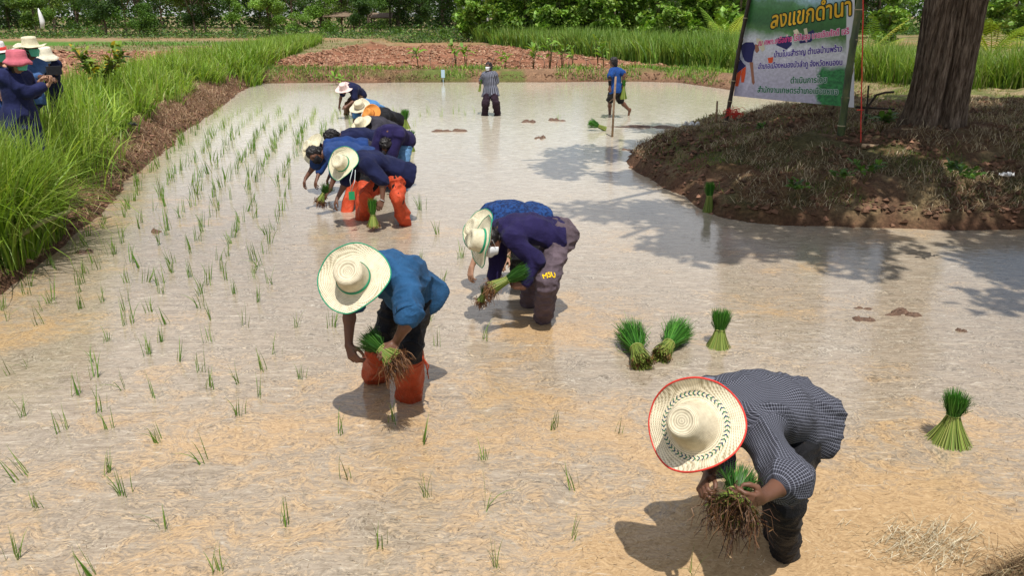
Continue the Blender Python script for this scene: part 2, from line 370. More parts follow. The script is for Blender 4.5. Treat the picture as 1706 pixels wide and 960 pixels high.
rr = ramp(nt, mid, [(.35, (.03, .03, .03)), (.7, (.12, .12, .12))]); nt.links.new(rr, b.inputs['Roughness'])
rip = N(nt, 'ShaderNodeTexNoise'); rip.inputs['Scale'].default_value = 5.5; rip.inputs['Detail'].default_value = 4; rip.inputs['Roughness'].default_value = .55; nt.links.new(cs, rip.inputs['Vector'])
hh = math_(nt, 'ADD', math_(nt, 'MULTIPLY', rip.outputs[0], 1.0), math_(nt, 'MULTIPLY', fine, .10))
bump(nt, b, hh, .24, .016)
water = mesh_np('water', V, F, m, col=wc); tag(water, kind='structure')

# small lumps of mud standing out of the water
def lump(acc, c, r, h, seed, col=(.12, .07, .045), flat=True):
    nu, nv = 18, 7; th = np.linspace(0, 2 * np.pi, nu, endpoint=False); V = [[0, 0, h]]
    for j in range(1, nv):
        f = j / (nv - 1)
        for t in th:
            k = .65 + .7 * vn2(np.array([math.cos(t) * 1.7 + seed * 3.1]), np.array([math.sin(t) * 1.7 + f]), seed)[0]
            zz = h * (1 - f ** 1.7) * (.6 + .8 * vn2(np.array([math.cos(t) * f * 4 + seed]), np.array([math.sin(t) * f * 4]), seed + 5)[0])
            V.append([r[0] * f * k * math.cos(t), r[1] * f * k * math.sin(t), zz - .02 * (j == nv - 1)])
    F = [[0, 1 + i, 1 + (i + 1) % nu, 1 + (i + 1) % nu] for i in range(nu)]
    for j in range(nv - 2):
        for i in range(nu): F.append([1 + j * nu + i, 1 + (j + 1) * nu + i, 1 + (j + 1) * nu + (i + 1) % nu, 1 + j * nu + (i + 1) % nu])
    acc.add(np.array(V) + np.array(c), F, col)
def tri2(F): return F
M['mud'] = simple('wet_mud', (.13, .075, .048), .55, .4, 40, .9, .02, .4)
clumps = [((1500, 524), (.17, .05), .045, 'long dark clod ridge rising from grey water above the lone rice bundle'), ((1438, 533), (.12, .05), .03, 'flat brown mud patch left of the long clod ridge'),
          ((1603, 552), (.05, .035), .03, 'small round brown clod right of the long clod ridge'), ((1440, 515), (.08, .03), .02, 'thin mud crust behind the flat brown mud patch'),
          ((750, 219), (.35, .18), .05, 'low brown mud streak in front of the woman in striped shirt'), ((878, 203), (.2, .2), .05, 'little brown mud lump right of the woman in striped shirt'),
          ((926, 201), (.22, .2), .06, 'mud lump with grass sprigs midway between the two standing farmers'), ((899, 230), (.12, .15), .05, 'small dark mud lump in open bright water left of the fallen bundle'),
          ((1080, 212), (.7, .2), .05, 'long brown mud streak behind the wooden stake'), ((265, 387), (.09, .07), .04, 'small dark weed clod near the left bank among seedlings'),
          ((1052, 250), (.2, .1), .03, 'dark twiggy mud patch beside the left tip of the mound'), ((880, 395), (.05, .05), .02, 'tiny mud speck behind the farmer with yellow letters'), ((136, 420), (.12, .08), .03, 'brown mud patch beside the left bank edge')]
for k, (p, r, h, lab) in enumerate(clumps):
    a_ = Acc(); q = at(*p); s = 1.0
    for j in range(5): lump(a_, (q[0] + rng.uniform(-.8, .8) * r[0], q[1] + rng.uniform(-.6, .6) * r[1], -.004), (r[0] * rng.uniform(.3, .6), r[1] * rng.uniform(.4, .8)), h * rng.uniform(.5, 1.2), k * 9 + j)
    tag(a_.build('mud_clump', M['mud'], col=False), lab, 'mud clump', 'mud clumps standing out of the water')
# ------------------------------------------------------------------ grasses, straw and clods (stuff)
def tint(n, cols, var=.18):
    cols = np.array(cols); k = rng.integers(0, len(cols), n); return cols[k] * (1 + rng.normal(0, var, (n, 1)))
def grass_patch(name, x, y, z, h, w, lean, cols, az=None, segs=4, tipc=None, droop=.5, mat='grass', kind='stuff', label=None, cat='grass'):
    n = len(x); az = rng.uniform(0, 2 * np.pi, n) if az is None else az
    V, F, t = blades(np.stack([x, y, z], 1), h, lean, az, w, segs, droop)
    c0 = tint(n, cols) * (.55 + 1.0 * fbm2(x * 1.9 + 3, y * 1.9, 3, 23))[:, None]; c = np.repeat(np.clip(c0, .005, 1), (segs + 1) * 2, 0)
    if tipc is not None: c = c * (1 - t[:, None] ** 1.5 * .5) + np.array(tipc) * (t[:, None] ** 1.5 * .5)
    o = mesh_np(name, V, F, M[mat], col=c); tag(o, label, cat if kind == 'stuff' else None, kind=kind); return o
G_BRIGHT = [(.13, .25, .018), (.19, .34, .025), (.25, .40, .04), (.085, .18, .018), (.34, .46, .07), (.30, .32, .10)]
G_MID = [(.12, .25, .03), (.17, .32, .035), (.22, .37, .045), (.08, .18, .025), (.30, .38, .09)]
# left bank: tall clumps
def left_strip(nc, y0, y1, per, hm, wd, segs, dlo=.75, dhi=3.2):
    yy = rng.uniform(y0, y1, nc * 3); ex = np.interp(yy, [p[1] for p in poly[:14]], [p[0] for p in poly[:14]])
    off = rng.uniform(dlo, dhi, nc * 3); dens = fbm2(ex * 0 + yy * .8, off * .9, 3, 44); k = np.where(dens > .36)[0][:nc]
    cx, cy = (ex - off)[k], yy[k]; n = len(cx) * per
    x = np.repeat(cx, per) + rng.normal(0, .10, n); y = np.repeat(cy, per) + rng.normal(0, .10, n)
    h = np.repeat(rng.uniform(.55, 1.25, len(cx)), per) * hm * rng.uniform(.55, 1.1, n)
    az = np.arctan2(y - np.repeat(cy, per), x - np.repeat(cx, per)) + rng.normal(0, .8, n)
    return x, y, h, az, wd * rng.uniform(.6, 1.3, n)
parts = []
def emit(name, args, segs, label):
    x, y, h, az, w = args; z = gz(x, y) - .03
    # bow out over the slope when near the rim
    return grass_patch(name, x, y, z, h, w, np.abs(rng.normal(.55, .45, len(x))), G_BRIGHT, az, segs, (.30, .42, .06), .9, label=label)
emit('tall_grass', left_strip(620, 4.2, 13, 40, 1.12, .021, 5, .34, 3.6), 5, 'tall bright green grass arching over the left bank of the paddy')
cx = rng.uniform(-5.95, -4.85, 150); cy = rng.uniform(7.3, 8.9, 150); per = 34; n = 150 * per; x = np.repeat(cx, per) + rng.normal(0, .09, n); y = np.repeat(cy, per) + rng.normal(0, .09, n); k = sdist(x, y) > .05; x, y = x[k], y[k]; n = len(x); z = gz(x, y) - .03
grass_patch('tall_grass', x, y, z, (2.5 - y * .128 - z) * rng.uniform(.65, 1.12, n), .021 * rng.uniform(.6, 1.3, n), np.abs(rng.normal(.5, .4, n)), G_BRIGHT, None, 5, (.30, .42, .06), .9, label='tall green grass in front of the onlookers on the left bank')
a1 = left_strip(600, 13, 34, 32, .82, .034, 4, .7, 3.2)
emit('tall_grass', a1, 4, 'tall bright green grass running back along the left bank')
# beyond the far left corner the grass row goes on
n = 15000; t = rng.uniform(0, 1, n); a0, b0 = at(425, 128, .35)[:2], at(536, 77, .35)[:2]
x = a0[0] + (b0[0] - a0[0]) * t - np.abs(rng.normal(0, 1.3, n)); y = a0[1] + (b0[1] - a0[1]) * t + rng.normal(0, .5, n)
grass_patch('tall_grass', x, y, gz(x, y), rng.uniform(.6, 1.05, n) * (1 - .15 * t), np.full(n, .05), rng.uniform(.2, 1.1, n), G_BRIGHT, None, 3, (.22, .34, .05), label='bright grass row between the two ploughed plots')
# right far tall grass
def band(pts, n, depth, hm, w, cols, lean=(.1, .8), name='tall_grass', label='', seg=3, z0=0):
    p = np.array([at(a, b, .32)[:2] for a, b in pts]); L = np.r_[0, np.cumsum(np.linalg.norm(np.diff(p, axis=0), axis=1))]
    sc = 1 / (p[:, 1] ** 1.1); ts = rng.uniform(0, 1, n)
    cum = np.r_[0, np.cumsum(np.diff(L) * (sc[1:] + sc[:-1]) / 2)]; s = np.interp(ts * cum[-1], cum, L)
    x = np.interp(s, L, p[:, 0]); y = np.interp(s, L, p[:, 1]); dd = rng.uniform(0, 1, n) * depth
    x = x + dd * .55; y = y + dd * .85
    clump = fbm2(x * 1.1, y * 1.1, 3, 91); k = clump > .30; x, y, clump = x[k], y[k], clump[k]; n = len(x)
    h = hm * (.55 + .9 * clump) * rng.uniform(.7, 1.15, n)
    return grass_patch(name, x, y, gz(x, y) + z0, h, w * (y / 30) ** .6 * rng.uniform(.7, 1.3, n), rng.uniform(*lean, n), cols, None, seg, (.20, .30, .07), label=label)
band([(788, 71), (900, 84), (1000, 97), (1110, 108), (1225, 120)], 34000, 7, 1.45, .048, G_MID, label='tall fine green grass hedge beyond the far bank')
band([(1225, 121), (1330, 133), (1420, 142), (1500, 150), (1600, 165), (1720, 176), (1900, 190)], 24000, 5, 1.35, .034, G_BRIGHT, label='bright green grass behind the banner and the big tree')
# short turf on banks
def scatter(n, x0, x1, y0, y1, cond):
    x = rng.uniform(x0, x1, n); y = rng.uniform(y0, y1, n); d = sdist(x, y); k = cond(x, y, d); return x[k], y[k], d[k]
x, y, d = scatter(52000, .8, 12, 8.4, 17, lambda x, y, d: (d > .25) & (fbm2(x * 1.6, y * 1.6, 3, 77) > .45) & (np.hypot(x - MC[0], y - MC[1]) > 1.0))
grass_patch('short_grass', x, y, gz(x, y) - .01, rng.uniform(.04, .13, len(x)), rng.uniform(.005, .010, len(x)), rng.uniform(.3, 1.5, len(x)), [(.09, .17, .025), (.12, .20, .03), (.16, .20, .05), (.22, .18, .07)], label='short green and brown turf on the mound')
x, y, d = scatter(60000, .8, 12, 8.4, 17, lambda x, y, d: (d > .12) & (fbm2(x * 1.1 + 9, y * 1.1, 3, 78) > .42))
n = len(x); grass_patch('dry_straw', x, y, gz(x, y) + .01, rng.uniform(.07, .28, n), rng.uniform(.005, .010, n), rng.uniform(.9, 1.7, n), [(.38, .30, .18), (.20, .14, .08), (.52, .44, .30), (.12, .08, .05)], segs=2, mat='dry', label='dry straw litter strewn over the mound', cat='straw')
x, y, d = scatter(110000, -13, -3.6, 3.5, 34, lambda x, y, d: (d > .02) & (d < 1.25) & (rng.uniform(0, 1, len(x)) < 1.1 - y / 45))
n = len(x); grass_patch('dry_straw', x, y, gz(x, y) + .0, rng.uniform(.08, .28, n), rng.uniform(.005, .010, n) * (1 + y / 25), rng.uniform(.9, 1.75, n), [(.30, .20, .12), (.22, .13, .08), (.40, .29, .19), (.15, .09, .06)], segs=2, mat='dry', label='brown cut straw along the foot of the left bank', cat='straw')
x, y, d = scatter(26000, -11, 12, 28, 36, lambda x, y, d: (d > .05) & (d < 2.6) & (fbm2(x * .9, y * .9, 3, 17) > .44))
n = len(x); grass_patch('short_grass', x, y, gz(x, y), rng.uniform(.1, .3, n), np.full(n, .03), rng.uniform(.2, 1.2, n), G_MID, segs=3, label='weedy green tufts on the far bank of the paddy')
x, y, d = scatter(60000, 3, 22, 17, 32, lambda x, y, d: (d > .15) & (fbm2(x * .9, y * .9, 3, 18) > .40))
n = len(x); grass_patch('short_grass', x, y, gz(x, y), rng.uniform(.05, .16, n), np.full(n, .02), rng.uniform(.4, 1.4, n), [(.14, .22, .03), (.20, .22, .07), (.30, .24, .12)], segs=2, label='short scruffy turf on the right bank behind the mound')
# straw heap in the near right corner
n = 1300; ang = rng.uniform(0, 2 * np.pi, n); r_ = np.abs(rng.normal(0, 1, n)); q = at(1640, 985)
x = q[0] + .10 + np.cos(ang) * r_ * .18 + .14; y = q[1] - .02 + np.sin(ang) * r_ * .10; x2, y2 = x, y
az = rng.normal(.0, .9, n) + np.where(rng.uniform(0, 1, n) < .5, 0, np.pi)
d_ = sdist(x2, y2); z = np.where(d_ < 0, .004, gz(x2, y2)) + rng.uniform(0, .05, n) * np.exp(-r_)
grass_patch('dry_straw', x2, y2, z, rng.uniform(.06, .24, n), rng.uniform(.0018, .0045, n), rng.uniform(1.25, 1.62, n), [(.34, .24, .13), (.45, .36, .22), (.18, .11, .06), (.08, .05, .03), (.14, .09, .05)], az, 3, mat='dry', label='brown straw and twigs heaped at the near right bank', cat='straw')
# pale wet straw matted in the shallow water there
n = 520; q = at(1545, 910); x = q[0] + rng.normal(0, .15, n); y = q[1] + rng.normal(0, .09, n)
grass_patch('floating_straw', x, y, np.full(n, .005) + rng.uniform(0, .012, n), rng.uniform(.04, .16, n), rng.uniform(.002, .005, n), rng.uniform(1.45, 1.58, n), [(.55, .48, .34), (.45, .38, .26), (.62, .58, .45), (.25, .18, .10)], rng.normal(.1, .6, n) + np.where(rng.uniform(0, 1, n) < .5, 0, np.pi), 2, mat='dry', label='pale wet straw matted in the shallows at lower right', cat='straw')
# chaff floating everywhere
n = 26000; yy = 2.6 + (rng.uniform(0, 1, n) ** 1.5) * 14; xx = rng.uniform(-1, 1, n) * (yy * .72 + .6); k = sdist(xx, yy) < -.05; xx, yy = xx[k], yy[k]; n = len(xx)
grass_patch('floating_chaff', xx, yy, np.full(n, .004), rng.uniform(.008, .035, n) * (1 + yy / 9), rng.uniform(.0012, .0030, n) * (1 + yy / 9), np.full(n, 1.565), [(.20, .14, .08), (.30, .22, .13), (.12, .08, .05), (.66, .60, .48), (.50, .43, .30)], rng.normal(.3, .7, n) + np.where(rng.uniform(0, 1, n) < .5, 0, np.pi), 1, mat='dry', label='fine chaff and rootlets floating all over the muddy water', cat='chaff')
# turned clods in the far plots and along the banks
def clods(name, x, y, r, cols, label):
    n = len(x); base = np.array([(1, 0, 0), (-1, 0, 0), (0, 1, 0), (0, -1, 0), (0, 0, 1), (0, 0, -.6)], float)
    f = np.array([(0, 2, 4, 4), (2, 1, 4, 4), (1, 3, 4, 4), (3, 0, 4, 4), (2, 0, 5, 5), (1, 2, 5, 5), (3, 1, 5, 5), (0, 3, 5, 5)])
    V = base[None] * r[:, None, None] * rng.uniform(.55, 1.3, (n, 6, 1)) * np.array([1.2, 1.0, .75]); a_ = rng.uniform(0, 6.28, n)
    V = np.stack([V[..., 0] * np.cos(a_)[:, None] - V[..., 1] * np.sin(a_)[:, None], V[..., 0] * np.sin(a_)[:, None] + V[..., 1] * np.cos(a_)[:, None], V[..., 2]], 2)
    V = V + rng.normal(0, .18, V.shape) * r[:, None, None] + np.stack([x, y, gz(x, y) + r * .2], 1)[:, None]
    Fa = (f[None] + (np.arange(n) * 6)[:, None, None]).reshape(-1, 4); c = np.repeat(tint(n, cols, .22), 6, 0)
    return tag(mesh_np(name, V.reshape(-1, 3), Fa, M['clod'], col=np.clip(c, .01, 1), smooth=False), label, 'soil clods', kind='stuff')
m, nt, b, o = new_mat('clod'); M['clod'] = m
nt.links.new(mix(nt, 1.0, attr(nt), ramp(nt, noise(nt, 18, 4, .6, coords(nt)), [(.3, (.65, .65, .65)), (.7, (1.25, 1.25, 1.25))]), 'MULTIPLY'), b.inputs['Base Color']); b.inputs['Roughness'].default_value = .95; b.inputs['Specular IOR Level'].default_value = .1
x = rng.uniform(-14, 13, 60000); y = rng.uniform(33.5, 64, 60000); k = (tilled(x, y) > .5) & (fbm2(x * .5, y * .5, 3, 5) > .36); x, y = x[k][:26000], y[k][:26000]
clods('soil_clods', x, y, rng.uniform(.03, .10, len(x)), [(.25, .12, .07), (.31, .165, .105), (.18, .085, .05), (.36, .23, .15)], 'red turned clods covering the far ploughed plot')
x = rng.uniform(-30, -7, 40000); y = rng.uniform(17, 46, 40000); k = (tilled(x, y) > .5); x, y = x[k][:14000], y[k][:14000]
clods('soil_clods', x, y, rng.uniform(.03, .12, len(x)), [(.30, .155, .095), (.37, .21, .14), (.24, .12, .08)], 'red turned clods in the left plot behind the tall grass')
x, y, d = scatter(60000, -12, 12, 3.5, 34, lambda x, y, d: (d > -.03) & (d < .5) & (y > 3.4))
x3, y3, d3 = scatter(26000, .8, 12, 8.6, 17, lambda x, y, d: (d > .1) & (fbm2(x * 1.5, y * 1.5, 3, 88) > .46)); clods('soil_clods', x3[:5000], y3[:5000], rng.uniform(.012, .06, min(5000, len(x3))), [(.15, .085, .055), (.20, .11, .07), (.10, .06, .04)], 'loose lumps of brown soil on the mound')
clods('soil_clods', x[:9000], y[:9000], rng.uniform(.012, .05, min(9000, len(x))), [(.15, .085, .055), (.22, .12, .08), (.12, .065, .04)], 'dark wet crumbs of soil along the water edge')

# ------------------------------------------------------------------ trees
def leaf_quads(c, size, nrm_up=.6, asp=.45):
    n = len(c); nv = rng.normal(0, 1, (n, 3)); nv[:, 2] = np.abs(nv[:, 2]) + nrm_up; nv /= np.linalg.norm(nv, axis=1)[:, None]
    t = rng.normal(0, 1, (n, 3)); t -= (t * nv).sum(1)[:, None] * nv; t /= np.linalg.norm(t, axis=1)[:, None]; bnv = np.cross(nv, t); s = size[:, None]
    V = np.stack([c - t * s * .5, c + bnv * s * asp * .5, c + t * s * .5 - nv * s * .12, c - bnv * s * asp * .5], 1).reshape(-1, 3)
    return V, np.arange(4 * n).reshape(n, 4)
def crown_pts(n, lobes):
    """leaf positions: mostly in the shells of uneven clumps"""
    L = np.array(lobes, float); vol = L[:, 3] * L[:, 4] * L[:, 5]; k = rng.choice(len(L), n, p=vol ** .66 / (vol ** .66).sum())
    u = rng.normal(0, 1, (n, 3)); u /= np.linalg.norm(u, axis=1)[:, None]
    r = rng.uniform(0, 1, n) ** .38; b = .7 + .6 * vn3(u * 2.3 + k[:, None] * 7.1, 3)
    return L[k, :3] + u * (r * b)[:, None] * L[k, 3:6], k
def make_tree(name, h, lobes, nleaf, size, cols, trunk_r, label, group=None, seed=0, branches=5, trunk_col=None, link=True, asp=.45):
    root = empty(name); tag(root, label, 'tree', group)
    a_ = Acc(); top = h * .8; z = np.linspace(-.3, top, 7)
    path = np.stack([np.sin(z * .7 + seed) * .05 * h / 5, np.cos(z * .5 + seed) * .05 * h / 5, z], 1); a_.add(*tube(path, np.linspace(trunk_r, trunk_r * .35, 7), 8))
    for lb in lobes[:branches]:
        z0 = rng.uniform(.25, .6) * h; p0 = np.array([0, 0, z0]); p1 = np.array(lb[:3]); mid_ = (p0 + p1) / 2 + np.array([0, 0, .1 * h * rng.uniform(-.5, .6)])
        a_.add(*tube([p0, mid_, p1], [trunk_r * .5, trunk_r * .32, trunk_r * .12], 6))
    tr = a_.build('trunk', M['bark'] if trunk_col is None else trunk_col, root, col=False)
    c, k = crown_pts(nleaf, lobes); V, F = leaf_quads(c, size * rng.uniform(.6, 1.3, nleaf), asp=asp)
    lobec = rng.normal(1, .16, (len(lobes), 1)); col = tint(nleaf, cols, .14) * lobec[k]
    cr_ = mesh_np('crown', V, F, M['leaf'], root, col=np.clip(np.repeat(col, 4, 0), .004, 1), smooth=False)
    return root
def copy_tree(o, loc, s=1.0, rz=0.0, label=None, sz=None):
    c = o.copy(); COL.objects.link(c); c.location = loc; c.scale = (s, s, sz or s); c.rotation_euler = (0, 0, rz)
    if label: c['label'] = label
    for ch in o.children: d = ch.copy(); COL.objects.link(d); d.parent = c
    return c
DK = [(.032, .075, .018), (.05, .11, .022), (.075, .14, .026), (.04, .085, .02)]
MD = [(.07, .155, .024), (.10, .21, .03), (.14, .26, .04), (.05, .11, .02)]
LT = [(.16, .30, .04), (.22, .38, .06), (.12, .23, .03), (.30, .42, .10)]
def rl(n, cx, cy, z0, z1, rr, lr, seed):
    g = np.random.default_rng(seed); out = []
    for i in range(n):
        a_ = g.uniform(0, 6.28); q = g.uniform(0, 1) ** .6; z = g.uniform(z0, z1)
        k = rr * math.sin(max(.15, min(1, (z - z0) / (z1 - z0) * .85 + .2)) * math.pi * .75 + .3)
        out.append((cx + math.cos(a_) * q * k, cy + math.sin(a_) * q * k, z, lr * g.uniform(.6, 1.2), lr * g.uniform(.6, 1.2), lr * g.uniform(.45, .8)))
    return out
GT = 'dark trees along the back of the fields'
protoA = make_tree('broadleaf_tree', 7, rl(16, 0, 0, 1.6, 7, 2.3, 1.15, 1), 9000, .22, DK, .16, 'dark green broadleaf tree at the far wood edge', GT)
protoB = make_tree('broadleaf_tree', 8, rl(20, 0, 0, 1.2, 8.5, 3.0, 1.3, 2), 11000, .24, DK + MD[:1], .2, 'dark green broadleaf tree at the far wood edge', GT, 1)
protoC = make_tree('broadleaf_tree', 6, rl(14, 0, 0, .9, 6, 2.2, 1.1, 3), 8000, .2, MD, .13, 'mid green bushy tree at the far wood edge', 'mid green trees along the back of the fields', 2)
def G0(px, py, z=.35): q = at(px, py, z); return (q[0], q[1], float(gz(q[0], q[1])[0]) - .05)
rows = []
g = np.random.default_rng(11)
protoD = make_tree('broadleaf_tree', 5.5, rl(13, 0, 0, 1.0, 5.6, 2.0, 1.0, 4), 6500, .22, [(.17, .26, .05), (.13, .22, .04), (.22, .29, .07), (.09, .16, .03)], .12, 'light olive feathery tree at the far wood edge', 'light olive trees along the back of the fields', 3)
protoE = make_tree('broadleaf_tree', 4.5, rl(10, 0, 0, .5, 4.2, 1.6, .8, 6), 4500, .2, LT[:3], .09, 'low yellow green tree at the far wood edge', 'low yellow green trees along the back of the fields', 5)
first = {0: True, 1: True, 2: True, 3: True, 4: True}
for k in range(58):
    px = -260 + k * 36 + g.uniform(-12, 12); dist = g.uniform(92, 128) if k % 2 else g.uniform(80, 96)
    if 760 < px < 1240 and dist < 100: dist += 22
    d = ray(px, 50); loc = (d[0] / d[1] * dist, dist, .2); j = int(g.integers(0, 5)); pr = (protoA, protoB, protoC, protoD, protoE)[j]
    s = g.uniform(.95, 1.45)
    if first[j]: pr.location = loc; pr.scale = (s, s, s); first[j] = False
    else: copy_tree(pr, loc, s, g.uniform(0, 6.28))
# the mass of the wood behind them
n = 120000; x = rng.uniform(-130, 130, n); y = rng.uniform(128, 150, n); z = .2 + rng.uniform(0, 1, n) ** .8 * (9 + 5 * fbm2(x * .09, y * .02, 3, 8))
V, F = leaf_quads(np.stack([x, y, z], 1), rng.uniform(.35, .8, n), asp=.7); cl = tint(n, DK + MD[:2], .2) * (.7 + 1.0 * fbm2(x * .3, z * .5, 3, 3))[:, None]
tag(mesh_np('woodland', V, F, M['leaf'], col=np.clip(np.repeat(cl, 4, 0), .004, 1), smooth=False), 'dense dark green wood closing the view behind the fields', 'woodland', kind='stuff')
n = 50000; x = rng.uniform(-90, 60, n); y = 84 + rng.normal(0, 3.0, n) + 22 * sst(-12, 8, x); z = .2 + np.abs(rng.normal(0, .45, n)) * (.5 + 1.4 * fbm2(x * .35, y * .3, 3, 15))
V, F = leaf_quads(np.stack([x, y, z], 1), rng.uniform(.15, .4, n)); cl = tint(n, MD + DK, .2)
tag(mesh_np('undergrowth', V, F, M['leaf'], col=np.clip(np.repeat(cl, 4, 0), .004, 1), smooth=False), 'low green scrub along the foot of the far wood', 'undergrowth', kind='stuff')
n = 26000; x = rng.uniform(-75, -2, n); y = 70 + rng.uniform(0, 1, n) ** 2 * 12; z = .2 + np.abs(rng.normal(0, .42, n)) * (.3 + 1.6 * fbm2(x * .35, y * .3, 3, 16))
V, F = leaf_quads(np.stack([x, y, z], 1), rng.uniform(.12, .32, n)); cl = tint(n, MD + DK + [(.18, .2, .08)], .2)
tag(mesh_np('undergrowth', V, F, M['leaf'], col=np.clip(np.repeat(cl, 4, 0), .004, 1), smooth=False), 'weedy scrub between the far plots and the tree line', 'undergrowth', kind='stuff')
def special(px, py, h, lobes, nl, size, cols, tr, label, name='small_tree', **k):
    t_ = make_tree(name, h, lobes, nl, size, cols, tr, label, **k); t_.location = G0(px, py); return t_
special(450, 66, 4.4, rl(15, 0, 0, .9, 4.3, 1.9, .85, 21), 9000, .2, LT, .12, 'light green leafy tree standing at the end of the left grass row')
special(500, 62, 2.6, rl(9, 0, 0, .5, 2.2, 1.5, .7, 22), 4000, .16, LT[:3], .08, 'low yellow green bush right of the light leafy tree', name='bushy_tree')
special(600, 61, 4.2, rl(11, 0, 0, 1.6, 4.2, 1.05, .8, 23), 7000, .18, DK, .10, 'round dark green tree alone behind the ploughed plot')
special(702, 58, 5.6, rl(13, 0, 0, 1.2, 5.6, 1.5, 1.0, 24), 8000, .2, DK + MD[:1], .12, 'tall dark oval tree right of the round dark tree')
special(648, 53, 5.2, rl(12, 0, 0, 1.2, 5.4, 2.3, 1.0, 25), 6000, .2, [(.16, .22, .06), (.20, .26, .08), (.13, .19, .05)], .12, 'pale olive tree between the round and the oval dark trees')
special(62, 66, 4.4, rl(10, 0, 0, 1.2, 4.2, 1.6, .8, 26), 6000, .22, [(.11, .20, .03), (.16, .26, .04), (.06, .12, .02)], .1, 'drooping yellow green mango tree behind the photographers')
special(178, 64, 5.4, rl(12, 0, 0, 1.6, 5.6, 1.9, 1.0, 27), 8000, .2, DK, .14, 'dark rounded tree with bare trunk left of the lower bright bush')
special(240, 65, 3.0, rl(9, 0, 0, .8, 2.7, 1.2, .7, 28), 4500, .18, MD, .08, 'bright green low tree between two dark rounded trees')
special(325, 64, 5.4, rl(12, 0, 0, 1.5, 5.6, 2.1, 1.0, 29), 8000, .2, DK, .13, 'wide dark rounded tree right of the bright low tree')
# plantation saplings with large leaves
saps = []
for k in range(22):
    px = 785 + k * 21 + g.uniform(-7, 7); py = 70 + (px - 790) * .035 + g.uniform(-4, 2); q = G0(px, py)
    if k < 3: t_ = make_tree('teak_sapling', 5, rl(16, 0, 0, 1.0, 5.2, 1.15, .7, 40 + k), 2200, .40, LT, .055, 'slim sapling with large light green leaves in the plantation row', 'saplings in the plantation row', k, link=True, asp=.62); saps.append(t_); t_.location = q
    else: copy_tree(saps[k % 3], q, g.uniform(.85, 1.2), g.uniform(0, 6.28))
for (px, py, s, lab) in [(1475, 88, .75, 'leafy sapling between the banner and the big tree trunk'), (1660, 70, 1.1, 'broad leaved sapling right of the big tree trunk'), (1700, 78, .8, 'leafy sapling at the right frame edge behind the palm')]:
    copy_tree(saps[1], G0(px, py), s, g.uniform(0, 6), lab)
n = 26000; x = rng.uniform(-30, 26, n); y = 33 + rng.uniform(0, 1, n) * 50; k = (tilled(x, y) < .3) & (sdist(x, y) > 1.0) & (fbm2(x * .5, y * .4, 3, 19) > .40); x, y = x[k], y[k]; n = len(x)
grass_patch('short_grass', x, y, gz(x, y), rng.uniform(.08, .28, n), np.full(n, .06), rng.uniform(.3, 1.3, n), [(.14, .20, .04), (.22, .20, .09), (.30, .24, .14), (.09, .15, .03)], segs=2, label='dry and green tufts on the bunds around the ploughed plots')
# young palms: arching fronds with leaflets
def palm(px, py, n, L, label, cols, sp=1.0, seed=0):
    L = L * 1.35; g = np.random.default_rng(seed); q0 = G0(px, py); root = empty('young_palm', (q0[0], q0[1], q0[2] + .45)); tag(root, label, 'palm')
    for i in range(n):
        a_ = i * 2.4 + g.uniform(-.3, .3); t = np.linspace(0, 1, 44); el = g.uniform(.25, .75) * sp; LL = L * g.uniform(.8, 1.1)
        ang = el + t * g.uniform(.5, 1.1); pts = np.cumsum(np.stack([np.sin(ang) * math.cos(a_), np.sin(ang) * math.sin(a_), np.cos(ang)], 1) * LL / 44, 0)
        acc = Acc(); cc = np.array(cols[i % len(cols)]); V, F = tube(pts, np.linspace(.03, .006, 44), 5); acc.add(V, F, cc * 1.2)
        T = np.gradient(pts, axis=0); T /= np.linalg.norm(T, axis=1)[:, None]; S = np.cross(T, [0, 0, 1.]); S /= np.linalg.norm(S, axis=1)[:, None] + 1e-9
        for sg in (-1, 1):
            m_ = slice(8, 44, 2); l = LL * .24 * np.sin(np.clip(t[m_] * 1.05, 0, 1) * np.pi * .8 + .45)[:, None]
            d = unit_rows(T[m_] * .75 + S[m_] * sg * 1.0 + np.array([0, 0, -.15])); p = np.stack([pts[m_], pts[m_] + d * l * .5, pts[m_] + d * l - np.array([0, 0, .25]) * l], 1)
            V, F = ribbons(p, np.tile(np.array([.022, .024, .005]) * L / 1.6, (len(p), 1)), T[m_]); acc.add(V, F, cc)
        acc.build('frond', M['leaf'], root)
    return root
def unit_rows(v): return v / (np.linalg.norm(v, axis=1)[:, None] + 1e-9)
YG = [(.36, .46, .05), (.20, .36, .03), (.46, .48, .08)]
palm(900, 66, 9, 2.6, 'green young palm rising from the far grass hedge', [(.10, .2, .02), (.14, .26, .03), (.2, .3, .04)], seed=1)
palm(1010, 72, 7, 2.2, 'small yellow green palm half hidden in the grass hedge', YG, seed=2)
palm(1085, 72, 9, 2.6, 'wide arching young palm in front of the plantation', YG[:2] + [(.12, .24, .02)], 1.3, seed=3)
palm(1207, 92, 8, 2.1, 'yellow green palm just left of the banner', YG, .8, seed=4)
palm(1437, 116, 8, 1.6, 'small yellow palm just right of the banner', YG, 1.1, seed=5)
palm(1648, 108, 11, 2.1, 'bright yellow green palm right of the big tree trunk', [(.36, .40, .03), (.28, .36, .03), (.2, .32, .02)], 1.1, seed=6)
